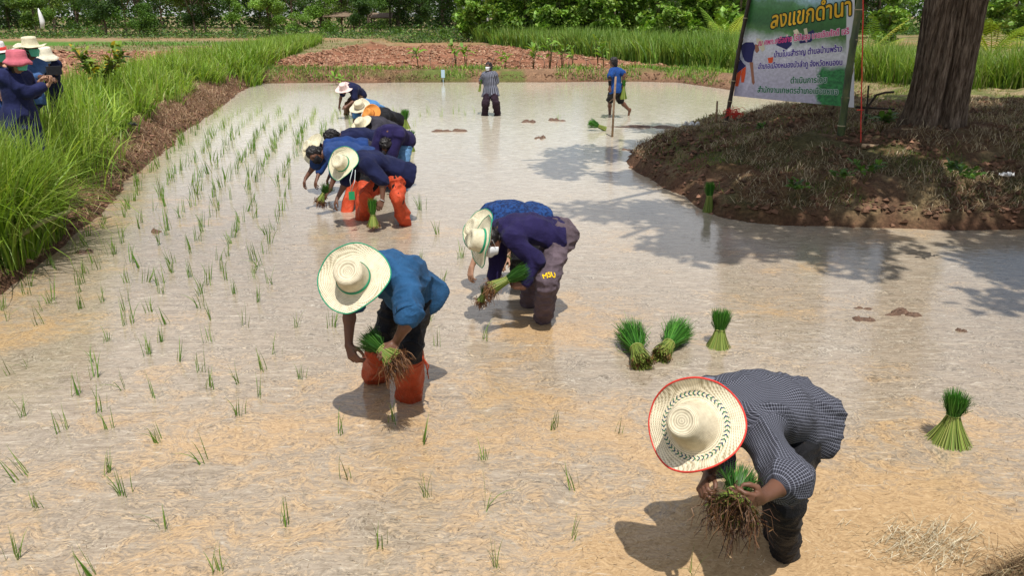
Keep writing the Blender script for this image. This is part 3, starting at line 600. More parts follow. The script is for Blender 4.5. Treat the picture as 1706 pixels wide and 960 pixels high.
# clumped sedges near the plantation corner
def tussock(px, py, r, h, label, cols=MD, name='grass_tussock', cat='grass tussock', nb=900, w=.03):
    q = G0(px, py); n = nb; a_ = rng.uniform(0, 6.28, n); rr = np.sqrt(rng.uniform(0, 1, n)) * r * .6
    V, F, t = blades(np.stack([q[0] + np.cos(a_) * rr, q[1] + np.sin(a_) * rr, np.full(n, q[2])], 1), h * rng.uniform(.7, 1.1, n), rng.uniform(.1, 1.5, n), a_, np.full(n, w), 4, .8)
    tag(mesh_np(name, V, F, M['grass'], col=np.clip(np.repeat(tint(n, cols), 10, 0), .01, 1)), label, cat)
for (px, py, r, h, lab) in [(742, 62, .8, 1.2, 'round dark tussock at the corner of the far plot'), (782, 60, .7, 1.2, 'rounded bright tussock where the grass hedge begins'), (662, 60, .6, 1.0, 'dark tussock behind the far ploughed plot'), (556, 62, .5, .9, 'low tussock at the far left of the ploughed plot')]:
    tussock(px, py, r, h, lab)
# saplings of ginger-like plants on the far bund, shrubs
def stem_plant(loc, h, nst, nlf, L, cols, label, name='leafy_plant', spread=.12, seed=0, cat='plant', leafw=.3):
    g = np.random.default_rng(seed); root = empty(name, loc); tag(root, label, cat); st_ = Acc(); lf = Acc()
    for i in range(nst):
        a_ = g.uniform(0, 6.28); p = np.array([[0, 0, -.03], [math.cos(a_) * spread * .5, math.sin(a_) * spread * .5, h * .55], [math.cos(a_) * spread * 1.4, math.sin(a_) * spread * 1.4, h * g.uniform(.8, 1.05)]])
        st_.add(*tube(p, [h * .014 + .003, h * .012, h * .006], 5), (.13, .11, .05))
        for j in range(nlf):
            f = g.uniform(.45, 1.0); k = p[1] * (1 - (f - .5) * 2) + p[2] * ((f - .5) * 2) if f > .5 else p[1] * (f * 2); b_ = g.uniform(0, 6.28); e = g.uniform(-.1, 1.1)
            d = np.array([math.cos(b_) * math.cos(e), math.sin(b_) * math.cos(e), math.sin(e)]); l = L * g.uniform(.6, 1.15)
            pts = np.stack([k, k + d * l * .3 + [0, 0, .03 * l], k + d * l * .65, k + d * l - np.array([0, 0, .22 * l])])[None]
            V, F = ribbons(pts, np.array([[.05, 1, .85, .04]]) * l * leafw, np.array([[-math.sin(b_), math.cos(b_), g.normal(0, .3)]])); lf.add(V, F, np.clip(np.array(cols[int(g.integers(0, len(cols)))]) * g.uniform(.75, 1.25), 0, 1))
    st_.build('stem', M['leaf'], root); lf.build('leaves', M['leaf'], root, smooth=False); return root
SP = [(.16, .30, .03), (.24, .38, .05), (.12, .24, .03)]
for k, (px, py, h, lab) in enumerate([(697, 118, .95, 'young bright leafed shoot left of the standing woman on the far bund'), (760, 112, 1.1, 'paired pale leaf shoots on the far bund left of the woman'), (776, 112, 1.0, 'taller twin leaf shoot right beside the woman on the bund'), (842, 115, .7, 'small pale shoot right of the woman on the far bund'), (888, 116, 1.1, 'cluster of brown stalks with a pale leaf on the far bund'),
                                 (916, 116, 1.35, 'tall shoot with broad green leaves on the far bund'), (937, 112, 1.1, 'leafy shoot right of the tall broad leaved shoot'), (955, 116, .9, 'low pale shoot in the middle of the far bund'), (996, 106, 1.3, 'bushy bright ginger plant left of the walking man'), (1006, 118, .9, 'yellowish small shoot touching the walking man outline'), (560, 126, .6, 'small dark shoot above the pink hat on the far bank')]):
    stem_plant(G0(px, py), h, 3, 5, .5, SP, lab, spread=.14, seed=60 + k, leafw=.26)
for k, (px, py) in enumerate([(672, 117), (716, 117), (754, 118), (800, 112), (820, 117), (868, 118), (905, 117), (926, 117), (948, 118), (975, 118), (985, 116), (1040, 122)]):
    q = G0(px, py); a_ = Acc(); a_.add(*tube([(q[0], q[1], q[2] - .05), (q[0] + rng.normal(0, .04), q[1], q[2] + .3), (q[0] + rng.normal(0, .1), q[1], q[2] + rng.uniform(.45, .75))], [.018, .015, .01], 5))
    tag(a_.build('bare_stalk', M['bark'], col=False), 'thin bare brown stalk standing on the far bund', 'stalk', 'bare stalks standing on the far bund')
YB = [(.42, .32, .03), (.20, .32, .04), (.12, .20, .03), (.26, .36, .05), (.10, .16, .03)]
q = at(172, 172, .6); stem_plant((q[0], q[1], .55), 1.25, 9, 30, .26, YB, 'yellow and dark green shrub standing in the left tall grass', name='shrub', spread=.42, seed=90, cat='shrub', leafw=.42)
q = at(8, 300, .6); stem_plant((q[0] - .1, q[1] - .2, .55), .95, 2, 9, .2, [(.45, .33, .02), (.38, .26, .03)], 'yellow orange leafed twig at the left frame edge', name='shrub', spread=.12, seed=91, cat='shrub', leafw=.3)
for k, (px, py, s, lab) in enumerate([(1588, 298, .2, 'small bright green weed on the right part of the mound'), (1612, 312, .18, 'low spreading weed below the small bright weed'), (1395, 308, .16, 'tiny green weed at the middle of the mound face'), (1466, 220, .3, 'dark leafy weed left of the big tree base'), (1330, 330, .16, 'green tuft weed near the mound front edge'), (1262, 222, .15, 'little weed on the upper left of the mound'), (1440, 302, .2, 'grassy weed under the red string'), (1555, 245, .15, 'short green weed below the big tree')]):
    zz = .55; q = at(px, py, zz)
    for _ in range(4): zz = float(gz(q[0], q[1])[0]); q = at(px, py, zz)
    stem_plant((q[0], q[1], zz), s, 6, 7, s * .6, [(.07, .15, .025), (.10, .20, .03), (.045, .10, .02)], lab, name='weed', spread=s * .5, seed=120 + k, cat='weed', leafw=.45)

# ------------------------------------------------------------------ the big tree on the mound
root = empty('big_tree', (MC[0], MC[1], .6)); tag(root, 'massive grey brown tree trunk with furrowed bark on the mound', 'tree')
nth, nz = 220, 150; th = np.linspace(0, 2 * np.pi, nth, endpoint=False); zz = np.linspace(-.5, 5.2, nz)
TH, ZZ = np.meshgrid(th, zz)
rad = .43 + .30 * np.exp(-(ZZ + .1) / .30) * (1 + .35 * np.sin(TH * 5 + 1)) + .05 * np.sin(TH * 2 + 1.2 + ZZ * .3)
cleft = np.exp(-((np.angle(np.exp(1j * (TH - (4.55 + .10 * ZZ)))) / .16) ** 2)); rad -= cleft * .10
u = TH * 5.2; fur = np.abs(fbm2(np.cos(TH) * 7 + ZZ * .25, np.sin(TH) * 7 + ZZ * .45, 4, 52) - .47); rad += np.clip(fur * .75, 0, .10) - .03
fr2 = fbm2(np.cos(TH) * 20, np.sin(TH) * 20 + ZZ * 1.8, 3, 53); rad += fr2 * .05; rad *= .80
cx = -.14 + .03 * ZZ + .02 * np.sin(ZZ * 2); V = np.stack([cx + np.cos(TH) * rad, np.sin(TH) * rad * .92, ZZ], 2).reshape(-1, 3)
ii = (np.arange(nz - 1)[:, None] * nth + np.arange(nth)[None]); jj = (np.arange(nz - 1)[:, None] * nth + (np.arange(nth)[None] + 1) % nth); F = np.stack([ii, jj, jj + nth, ii + nth], 2).reshape(-1, 4)
m, nt, b, o = new_mat('big_bark'); c1 = coords(nt, 'Object', (9, 9, 1.3)); c2 = coords(nt, 'Object', (1, 1, .5))
k1 = noise(nt, 3.2, 7, .68, c1, .4); k2 = noise(nt, 3, 4, .6, c2)
nt.links.new(mix(nt, .6, ramp(nt, k1, [(.32, (.045, .032, .023)), (.46, (.16, .12, .09)), (.66, (.38, .305, .24))]), ramp(nt, k2, [(.3, (.55, .5, .45)), (.7, (1.1, 1.05, 1.0))]), 'MULTIPLY'), b.inputs['Base Color'])
b.inputs['Roughness'].default_value = .93; b.inputs['Specular IOR Level'].default_value = .1; bump(nt, b, k1, 1.0, .06)
mesh_np('trunk', V, F, m, root)
tops = [(.5, 0, 4.9), (.62, .1, 5.1)]
br = Acc(); lob = []
g = np.random.default_rng(5)
for i in range(27):
    a_ = i * 2.4 + .4; p0 = np.array([.55, 0, g.uniform(4.3, 5.1)]); q_ = math.sqrt((i + .6) / 27)
    p2 = np.array([math.cos(a_) * q_ * 7.2 + .2, math.sin(a_) * q_ * 6.4 - 3.3, g.uniform(6.2, 8.6)])
    p1 = (p0 + p2) / 2 + np.array([0, 0, .6]); br.add(*tube([p0 - np.array([0, 0, .3]), p1, p2], [.22, .12, .04], 8))
    for j in range(5): q = p1 + (p2 - p1) * g.uniform(.1, 1.15) + g.normal(0, .65, 3); lob.append((q[0], q[1], q[2], g.uniform(.5, 1.1), g.uniform(.5, 1.1), g.uniform(.35, .6)))
br.build('limb', M['bark'], root, col=False)
c_, k_ = crown_pts(66000, lob); V, F = leaf_quads(c_, rng.uniform(.14, .30, 66000), asp=.5)
mesh_np('crown', V, F, M['leaf'], root, col=np.clip(np.repeat(tint(66000, MD + DK), 4, 0), .01, 1), smooth=False)
# ------------------------------------------------------------------ text helper
def text_mesh(s, size, bold=0.0, align='LEFT'):
    cu = bpy.data.curves.new('t', 'FONT'); cu.body = s; cu.size = size; cu.offset = bold; cu.align_x = align; cu.resolution_u = 3
    ob = bpy.data.objects.new('t', cu); COL.objects.link(ob); bpy.context.view_layer.update()
    me = bpy.data.meshes.new_from_object(ob.evaluated_get(bpy.context.evaluated_depsgraph_get())); bpy.data.objects.remove(ob); return me
def flat_mat(name, c, rough=.6):
    m, nt, b, o = new_mat(name); b.inputs['Base Color'].default_value = (*c, 1); b.inputs['Roughness'].default_value = rough; b.inputs['Specular IOR Level'].default_value = .2; return m
# ------------------------------------------------------------------ banner between two bamboo poles
BL, BR = P(1222, 160, 14.3), P(1423, 178, 12.4)
BW = math.hypot(BR[0] - BL[0], BR[1] - BL[1]); ux = unit([BR[0] - BL[0], BR[1] - BL[1], 0]); lean = .035
uy = unit(np.array([0.035, 0, 1.])); uyv = np.array([0, 0, 1.]); un = np.cross(ux, uyv)      # towards the camera
BH = 1.92; zb = (BL[2] + BR[2]) / 2
ban = empty('banner', (BL[0], BL[1], zb)); tag(ban, 'large vinyl event banner with gold Thai headline strung between bamboo poles', 'banner')
def bpt(u, v, w=0.0):   # u,v in 0..1 ; gentle sag of the vinyl
    sag = .018 * math.sin(u * 6.3) * math.sin(v * 5 + 1) + .02 * math.sin(u * 3.1); q = BL + ux * (u * BW) + uyv * (v * BH) + un * (sag + w); q = q + np.array([(.15 - .42 * u) * v, 0, zb - BL[2]]); return q
def bsheet(name, mat, u0, u1, v0, v1, w, nu=40, nv=30, thick=0):
    us = np.linspace(u0, u1, nu); vv = np.linspace(v0, v1, nv); V = np.array([bpt(u, v, w) for v in vv for u in us])
    F = [(j * nu + i, j * nu + i + 1, (j + 1) * nu + i + 1, (j + 1) * nu + i) for j in range(nv - 1) for i in range(nu - 1)]
    uv = np.array([(u, v) for v in vv for u in us]); return child_world(mesh_np(name, V, F, mat, None, None, uv), ban)
m, nt, b, o = new_mat('banner_print'); uvn = N(nt, 'ShaderNodeUVMap').outputs[0]; sx = N(nt, 'ShaderNodeSeparateXYZ'); nt.links.new(uvn, sx.inputs[0]); U_, V_ = sx.outputs[0], sx.outputs[1]
n1 = noise(nt, 7, 5, .6, uvn); n2 = noise(nt, 40, 3, .6, uvn); vj = math_(nt, 'ADD', V_, math_(nt, 'MULTIPLY', math_(nt, 'SUBTRACT', n1, .5), .16))
vj2 = math_(nt, 'ADD', vj, math_(nt, 'MULTIPLY', math_(nt, 'SUBTRACT', U_, .5), .10))
base = ramp(nt, vj2, [(.0, (.52, .49, .62)), (.30, (.62, .60, .70)), (.46, (.72, .74, .80)), (.56, (.10, .24, .07)), (.62, (.03, .13, .035)), (.74, (.05, .20, .05)), (.80, (.10, .26, .12)), (.86, (.38, .58, .72)), (1, (.10, .14, .12))])
base = mix(nt, .35, base, ramp(nt, n2, [(.35, (.35, .35, .35)), (.65, (1.1, 1.1, 1.1))]), 'MULTIPLY')
green = mix(nt, ramp(nt, n2, [(.4, (0, 0, 0)), (.6, (1, 1, 1))]), (.02, .14, .05), (.04, .28, .08))
msk = math_(nt, 'MULTIPLY', ramp(nt, math_(nt, 'ADD', U_, math_(nt, 'MULTIPLY', n1, .35)), [(.88, (0, 0, 0)), (.92, (1, 1, 1))]), ramp(nt, vj, [(.28, (1, 1, 1)), (.36, (0, 0, 0))]))
base = mix(nt, msk, base, green)
base = mix(nt, ramp(nt, U_, [(.935, (0, 0, 0)), (.94, (1, 1, 1))]), base, (.66, .67, .72))
nt.links.new(base, b.inputs['Base Color']); b.inputs['Roughness'].default_value = .45; tb = N(nt, 'ShaderNodeBsdfTranslucent'); nt.links.new(base, tb.inputs[0]); sh = N(nt, 'ShaderNodeMixShader'); sh.inputs[0].default_value = .12
nt.links.new(b.outputs[0], sh.inputs[1]); nt.links.new(tb.outputs[0], sh.inputs[2]); nt.links.new(sh.outputs[0], o.inputs[0])
bsheet('sheet', m, 0, 1, 0, 1, 0)
C_ = {k: flat_mat('print_' + k, v) for k, v in dict(gold=(.72, .42, .03), dark=(.012, .035, .02), white=(.82, .82, .86), pink=(.62, .06, .22), violet=(.07, .03, .30), green=(.01, .16, .07), navy=(.03, .03, .12), orange=(.75, .10, .03), skin=(.35, .16, .10), hat=(.62, .58, .42), strap=(.45, .48, .58)).items()}
def btext(s, u, v, uw, size, mat, w, bold=0, slope=0.0, name='lettering', hs=1.0):
    """letters lying on the vinyl; thickness comes from slightly shifted copies of the same outline"""
    me0 = text_mesh(s, 1.0, 0); xs = [q.co.x for q in me0.vertices]; x0 = min(xs); k = uw * BW / (max(xs) - x0)
    bm0 = bmesh.new(); bm0.from_mesh(me0); bmesh.ops.triangulate(bm0, faces=bm0.faces); vv = np.array([q.co[:2] for q in bm0.verts]); ff = np.array([[q.index for q in f.verts] for f in bm0.faces]); bm0.free(); bpy.data.meshes.remove(me0)
    V = []; F = []; nd = 9 if bold > .008 else 5
    for i in range(nd):
        a_ = i * 2 * math.pi / (nd - 1); r_ = 0 if i == nd - 1 else bold
        F.append(ff + len(vv) * i)
        for x, y in vv: uu = u + ((x - x0) * k + r_ * math.cos(a_)) / BW; V.append(bpt(uu, v + (y * size + r_ * math.sin(a_)) / BH + slope * (uu - u), w + i * .00008))
    return child_world(mesh_np(name, np.array(V), np.vstack(F), mat, smooth=False), ban)
# picture of a bending planter printed at the left
def bshape(name, pts, mat, w):
    V = np.array([bpt(u, v, w) for u, v in pts]); c = V.mean(0)
    bm = bmesh.new(); vs_ = [bm.verts.new(p) for p in V]; f = bm.faces.new(vs_); bmesh.ops.triangulate(bm, faces=[f]); me = bpy.data.meshes.new(name); bm.to_mesh(me); bm.free(); me.materials.append(mat)
    ob = bpy.data.objects.new(name, me); COL.objects.link(ob); child_world(ob, ban)
def px2(zx, zy):   # zoomed-crop pixels to sheet u,v
    x = 1190 + zx / 4.365; y = zy / 4.365; u = (x - (1222 + (160 - y) * .156)) / (1423 + (178 - y) * .04 - 1222 - (160 - y) * .156); b_ = 160 + 18 * u; return (u, (b_ - y) / (158 / 1.62) / BH * 1.0)
for nm, pts, mt, w in [('printed_trousers', [(150, 360), (200, 350), (215, 400), (205, 450), (240, 480), (180, 520), (150, 540), (150, 470)], 'navy', .003), ('printed_shirt', [(185, 330), (230, 308), (290, 312), (315, 345), (300, 380), (290, 455), (255, 455), (225, 440), (205, 400), (190, 350)], 'navy', .0035),
                        ('printed_boot', [(165, 530), (205, 505), (195, 560), (178, 628), (152, 628), (156, 580)], 'orange', .003), ('printed_boot', [(210, 500), (240, 485), (238, 540), (226, 600), (203, 600), (200, 540)], 'orange', .003),
                        ('printed_arm', [(268, 455), (298, 455), (308, 540), (318, 600), (306, 620), (294, 600), (284, 530)], 'skin', .003), ('printed_strap', [(165, 350), (185, 335), (210, 420), (240, 460), (225, 468), (190, 430)], 'strap', .0045),
                        ('printed_hat', [(315, 285), (345, 290), (375, 310), (392, 370), (370, 385), (345, 350), (320, 320)], 'hat', .0042), ('printed_face', [(308, 325), (335, 335), (345, 375), (325, 392), (310, 375)], 'skin', .0038),
                        ('printed_boot', [(415, 430), (460, 425), (455, 465), (425, 468)], 'orange', .003), ('printed_shirt', [(470, 300), (520, 290), (600, 290), (600, 350), (560, 380), (480, 345)], 'navy', .003), ('printed_hat', [(610, 255), (640, 245), (660, 275), (630, 300)], 'hat', .0035), ('printed_hat', [(690, 250), (715, 245), (722, 290), (700, 300)], 'hat', .0035), ('printed_shirt', [(640, 290), (700, 285), (760, 260), (780, 300), (740, 340), (660, 345)], 'navy', .003)]:
    bshape(nm, [px2(*p) for p in pts], C_[mt], w)
def line(s, zx0, zx1, zy0, zy1, hpx, mat, outl, bold=.004, ow=.016, w=.006):
    (u0, v0), (u1, v1) = px2(zx0, zy0), px2(zx1, zy1); sz = hpx / 4.365 * 1.62 / 158 * 1.0
    (ua, va), (ub, vb) = px2(zx0, zy0), px2(zx0, zy0 - hpx); size = abs(vb - va) * BH / .72
    if outl: btext(s, u0, v0, u1 - u0, size, C_[outl], w - .003, ow, (v1 - v0) / (u1 - u0), 'lettering_outline')
    btext(s, u0, v0, u1 - u0, size, C_[mat], w, bold, (v1 - v0) / (u1 - u0))
line('นวนาสา', 430, 740, 14, -4, 90, 'gold', 'dark', .006, .026)
line('ลงแขกดำนา', 428, 1018, 225, 190, 112, 'gold', 'dark', .006, .026)
line('ณ ศพก.เครือข่าย ไร่ปันสุข นายเชิดศักดิ์ เจริ', 335, 1002, 340, 305, 40, 'pink', 'white', .0038, .0105)
line('บ้านโนนสำราญ ตำบลบ้านพร้าว', 465, 952, 428, 412, 40, 'violet', 'white', .0038, .0105)
line('อำเภอเมืองหนองบัวลำภู จังหวัดหนองบ', 342, 950, 505, 500, 40, 'violet', 'white', .0038, .0105)
line('ดำเนินการโดย', 590, 840, 612, 612, 42, 'green', 'white', .0038, .0085)
line('สำนักงานเกษตรอำเภอเมืองหนอ', 342, 915, 672, 692, 42, 'green', 'white', .0038, .0085)
# bamboo poles
m, nt, b, o = new_mat('bamboo'); k = noise(nt, 3, 4, .6, coords(nt, 'Object', (3, 3, 1)))
nt.links.new(ramp(nt, k, [(.35, (.02, .035, .012)), (.55, (.055, .085, .022)), (.7, (.16, .13, .05))]), b.inputs['Base Color']); b.inputs['Roughness'].default_value = .45; M['bamboo'] = m
M['bamboo_dark'] = simple('bamboo_dark', (.045, .032, .024), .6, .4, 8, .4, .01); M['node'] = flat_mat('bamboo_node', (.42, .36, .22))
def pole(p0, p1, r, label, nodes=9, mat='bamboo', name='bamboo_pole'):
    root = empty(name, tuple(p0)); tag(root, label, 'pole'); a_ = Acc(); L = np.linalg.norm(p1 - p0); n = nodes * 6; t = np.linspace(0, 1, n + 1)
    rr = r * (1 - .15 * t) * (1 + .16 * np.exp(-((((t * nodes) % 1) - .5) / .06) ** 2)); a_.add(*tube(p0[None] + (p1 - p0)[None] * t[:, None] + np.sin(t * 9)[:, None] * .01, rr, 12)); child_world(a_.build('culm', M[mat], col=False), root)
    for i in range(nodes):
        c = (i + .5) / nodes; q = p0 + (p1 - p0) * (c + .006); d = (p1 - p0) / L * .008; nd = Acc(); nd.add(*tube([q - d, q + d], [r * 1.07, r * 1.07], 12)); child_world(nd.build('node_ring', M['node'], col=False), root)
    return root
pL0 = P(1208, 196, 14.25); pL1 = P(1259, -60, 14.25); pole(pL0 - [0, 0, .25], pL1, .038, 'dark split bamboo pole holding the left edge of the banner', 8, 'bamboo_dark')
pR0 = P(1395, 258, 12.15); pR1 = P(1441, -60, 12.15); pole(pR0 - [0, 0, .2], pR1, .058, 'thick green bamboo pole in front of the right edge of the banner', 7)
M['ribbon'] = flat_mat('yellow_ribbon', (.75, .62, .05)); a_ = Acc(); q = P(1398, 236, 12.07)
a_.add(*tube([q + [-.07, -.02, 0], q + [0, -.03, .02], q + [.07, -.02, -.02]], [.008, .014, .008], 6)); a_.add(*tube([q + [.07, -.01, .03], q + [0, -.03, 0], q + [-.06, -.02, .05]], [.006, .012, .006], 6)); a_.add(*tube([q + [0, -.03, 0], q + [-.015, -.03, -.12], q + [0, -.02, -.25]], [.01, .008, .008], 6))
tag(a_.build('ribbon', M['ribbon'], col=False), 'yellow ribbon knotted round the foot of the thick bamboo pole', 'ribbon')
M['redstring'] = flat_mat('red_string', (.65, .06, .045)); a_ = Acc(); q0 = P(1439, -40, 12.0); q1 = P(1433, 282, 11.9); t = np.linspace(0, 1, 24)[:, None]
a_.add(*tube(q0 + (q1 - q0) * t + np.sin(t * 40) * .004, .009, 6)); a_.add(*tube([P(1433, 183, 11.93) - [.05, 0, 0], P(1433, 183, 11.93) + [.05, 0, 0]], .008, 5))
tag(a_.build('red_string', M['redstring'], col=False), 'red plastic string hanging beside the thick bamboo pole', 'string')
a_ = Acc(); q = P(1222, 189, 14.1); 
for i in range(70):
    d = rng.normal(0, 1, 3) * [.10, .05, .045]; e = rng.normal(0, 1, 3) * [.08, .05, .05]; a_.add(*tube([q + d, q + (d + e) * .6 + [0, 0, .03], q + e], .004, 4))
tag(a_.build('red_net', M['redstring'], col=False), 'tangled heap of red string at the foot of the left banner pole', 'string')
def stick(px0, py0, f0, px1, py1, f1, r, label, mat='bark', name='wooden_stick', cat='stick', r1=None, mids=()):
    pts = [P(px0, py0, f0)] + [P(*m_) for m_ in mids] + [P(px1, py1, f1)]; a_ = Acc(); a_.add(*tube(pts, np.linspace(r, r1 or r * .7, len(pts)), 8)); return tag(a_.build(name, M[mat], col=False), label, cat)
M['wood'] = simple('weathered_wood', (.24, .16, .10), .8, .35, 15, .6, .01); M['pale_wood'] = simple('pale_wood', (.48, .33, .20), .7, .25, 15, .5, .01)
q = at(1020, 228); a_ = Acc(); a_.add(*tube([q - [0, 0, .2], q + [0.005, 0, .6], q + [.02, 0, 1.28]], [.026, .024, .022], 9)); 
a_.add(*tube([q + [-.03, -.03, .80], q + [.05, 0, .79], q + [.0, .03, .83], q + [-.13, -.02, .72]], [.005] * 4, 5)); tag(a_.build('wooden_stake', M['wood'], col=False), 'slim brown wooden stake standing in the water before the walking man', 'stake')
stick(1193, 204, 13.6, 1195, 168, 13.6, .022, 'short thin stake at the left end of the mound crest', 'wood', 'short_stake', 'stake')
stick(1437, 243, 11.7, 1486, 238, 11.9, .035, 'pale broken branch lying on the mound right of the red string', 'pale_wood', 'broken_branch', 'branch', .05, ((1460, 245, 11.75),))
stick(1502, 215, 12.45, 1585, 218, 12.45, .014, 'thin pale stick lying against the foot of the big tree', 'pale_wood')
stick(1440, 212, 12.8, 1490, 153, 12.7, .022, 'dark stem arching from the ground to the big tree trunk', 'bamboo_dark', 'arching_stem', 'branch', .018, ((1444, 180, 12.8), (1460, 158, 12.8), (1474, 154, 12.75)))
stick(1425, 178, 13.2, 1490, 182, 13.1, .02, 'dark pole lying behind the thick bamboo pole', 'bamboo_dark')
stick(1443, 200, 12.9, 1447, 142, 12.9, .02, 'upright dark twig right of the red string', 'bamboo_dark')
q0 = at(22, 398, .34); q1 = at(116, 352, .5); a_ = Acc(); a_.add(*tube([q0, (q0 + q1) / 2 + [0, 0, .03], q1], [.035, .03, .022], 9)); tag(a_.build('bamboo_stick', simple('old_bamboo', (.20, .20, .08), .6, .3, 10), col=False), 'old greenish bamboo stick lying on the left bank slope', 'stick')
stick(1160, 440, 10.1, 1200, 437, 10.1, .0, 'x') if False else None
M['plastic'] = simple('white_plastic', (.72, .72, .72), .4, .1, 20, .8, .02, .5); M['black'] = simple('black_rubber', (.015, .016, .02), .5, .2, 30, .3, .003)
def scrap(px, py, z, rx, rz, label, mat, name='plastic_scrap', cat='litter', seed=0):
    q = at(px, py, z)
    for _ in range(5): z = float(gz(q[0], q[1])[0]); q = at(px, py, z)
    n = 15; g = np.random.default_rng(seed); V = []; F = []
    for j in range(n):
        for i in range(n):
            u, v = i / (n - 1) - .5, j / (n - 1) - .5; V.append([q[0] + u * rx * 2, q[1] + v * rx, max(0, z) + .02 + rz * abs(math.sin(u * 9 + seed) * math.cos(v * 7 + u * 5)) + .02 * g.uniform()])
    F = [(j * n + i, j * n + i + 1, (j + 1) * n + i + 1, (j + 1) * n + i) for j in range(n - 1) for i in range(n - 1) if math.hypot(i - 7, (j - 7)) < 6.5 + g.uniform(-1.5, 1)]
    o = mesh_np(name, V, F, M[mat]); so = o.modifiers.new('s', 'SOLIDIFY'); so.thickness = .004; return tag(o, label, cat)
scrap(1151, 212, .4, .17, .09, 'crumpled white plastic bag on the upper left slope of the mound', 'plastic', seed=1)
scrap(1676, 297, .4, .09, .05, 'small clear white plastic scrap at the right side of the mound', 'plastic', seed=3)
scrap(1518, 203, .7, .10, .12, 'wilted white rag at the foot of the big tree', 'plastic', 'rag', seed=4)
scrap(1668, 104, .5, .35, .3, 'grey white sack behind the bright grass right of the tree', 'plastic', 'sack', seed=5)
scrap(221, 211, .4, .10, .06, 'black rubber sandal dropped on the left bank path', 'black', 'sandal', 'sandal', seed=6)
# far small things
def post(px, py, h, w, label, mat, group=None):
    q = G0(px, py); a_ = Acc(); a_.add(*box((q[0], q[1], q[2] + h / 2), (w, w, h))); a_.add(*box((q[0], q[1], q[2] + h + w * .2), (w * .8, w * .8, w * .4))); return tag(a_.build('fence_post', mat, col=False, smooth=False), label, 'post', group)
M['concrete'] = simple('concrete', (.42, .41, .38), .9, .15, 9)
for px, py in [(812, 66), (1081, 62), (1115, 61), (1135, 60), (1158, 60)]: post(px, py, 2.1, .22, 'pale concrete fence post among the far saplings', M['concrete'], 'concrete posts among the far saplings')
a_ = Acc(); q = G0(75, 68); a_.add(*tube([(q[0], q[1], q[2] + .9), (q[0] + .1, q[1], q[2] + 1.5), (q[0], q[1], q[2] + 2.2), (q[0] - .05, q[1], q[2] + 2.6)], [.16, .22, .14, .03], 9)); tag(a_.build('hanging_cloth', M['plastic'], col=False), 'white cloth hanging above the straw hat by the far trees', 'cloth')
a_ = Acc(); q = G0(738, 122); a_.add(*box((q[0], q[1], q[2] + .42), (.14, .05, .30))); a_.add(*tube([(q[0], q[1], q[2] - .1), (q[0], q[1], q[2] + .3)], .012, 5)); tag(a_.build('plot_marker', flat_mat('pale_blue', (.35, .48, .58)), col=False, smooth=False), 'small pale blue marker plate on the far bund', 'marker')
# open shelters far behind
def shelter(px, py, w, h, label):
    root = empty('field_shelter', G0(px, py)); tag(root, label, 'shelter')
    for sx_ in (-1, 1):
        for sy_ in (-1, 1): a_ = Acc(); a_.add(*tube([(sx_ * w * .42, sy_ * .9, -.2), (sx_ * w * .42, sy_ * .9, h)], .09, 6)); a_.build('post', M['bark'], root, col=False)
    a_ = Acc(); V = np.array([(-w / 2, -1.3, h - .1), (w / 2, -1.3, h - .1), (w / 2, 0, h + .45), (-w / 2, 0, h + .45), (-w / 2, 1.3, h - .1), (w / 2, 1.3, h - .1)]); F = [(0, 1, 2, 3), (3, 2, 5, 4)]
    a_.add(V, F); o = a_.build('roof', simple('thatch', (.18, .13, .09), .9, .3, 4), root, col=False, smooth=False); s_ = o.modifiers.new('s', 'SOLIDIFY'); s_.thickness = .12
shelter(568, 58, 3.4, 2.0, 'dark open thatched shelter left of the round dark tree'); shelter(643, 57, 3.6, 1.9, 'small open thatched shelter between two dark trees')
a_ = Acc(); q = G0(1480, 110); 
# ------------------------------------------------------------------ rice seedlings
near_px = [(565, 726), (707, 741), (922, 716), (1029, 722), (808, 766), (710, 831), (955, 815), (808, 853), (955, 897), (634, 912), (478, 875), (273, 883), (826, 948), (362, 955), (1153, 957), (180, 788), (36, 796), (28, 930), (57, 848), (204, 826), (345, 770), (152, 963), (40, 694), (104, 718), (575, 800), (185, 716), (265, 738), (397, 693), (500, 632), (432, 662), (348, 645), (397, 641), (129, 658), (209, 647), (258, 662), (167, 685), (333, 619), (436, 618), (461, 590), (300, 603), (349, 570), (247, 592), (268, 570), (153, 604), (160, 630), (47, 612), (20, 625), (181, 568), (555, 545), (493, 547), (408, 543), (350, 533), (214, 541), (275, 541), (338, 512), (250, 520), (430, 503), (449, 473), (391, 490), (210, 502), (730, 578), (808, 569), (738, 470), (135, 515), (160, 450), (66, 520), (66, 542), (88, 500), (10, 535), (317, 462), (376, 466), (436, 443), (317, 415), (284, 440), (208, 458), (246, 470), (128, 475), (712, 535), (700, 440), (345, 475), (700, 350), (728, 390), (770, 430), (652, 700)]
pts = [at(x, y)[:2] for x, y in near_px]
for y in np.arange(6.6, 22, .33):
    xl = np.interp(y, [p[1] for p in poly[:14]], [p[0] for p in poly[:14]]) + .25
    xr = np.interp(y, [6.6, 8, 9.5, 11, 14, 18, 22], [-2.4, -2.5, -2.7, -3.3, -3.9, -3.9, -3.0]); x = xl
    while x < xr:
        p = np.array([x + rng.normal(0, .05), y + rng.normal(0, .06)])
        if min(np.hypot(*(p - q)) for q in pts[:60]) > .18 and rng.uniform() < .9: pts.append(p)
        x += .35 + .008 * y
for px, py in [(700, 195), (715, 192), (735, 194), (755, 190), (775, 193), (790, 190), (712, 188), (765, 187), (690, 210), (930, 200), (825, 192), (806, 192)]: pts.append(at(px, py)[:2])
sproto = []
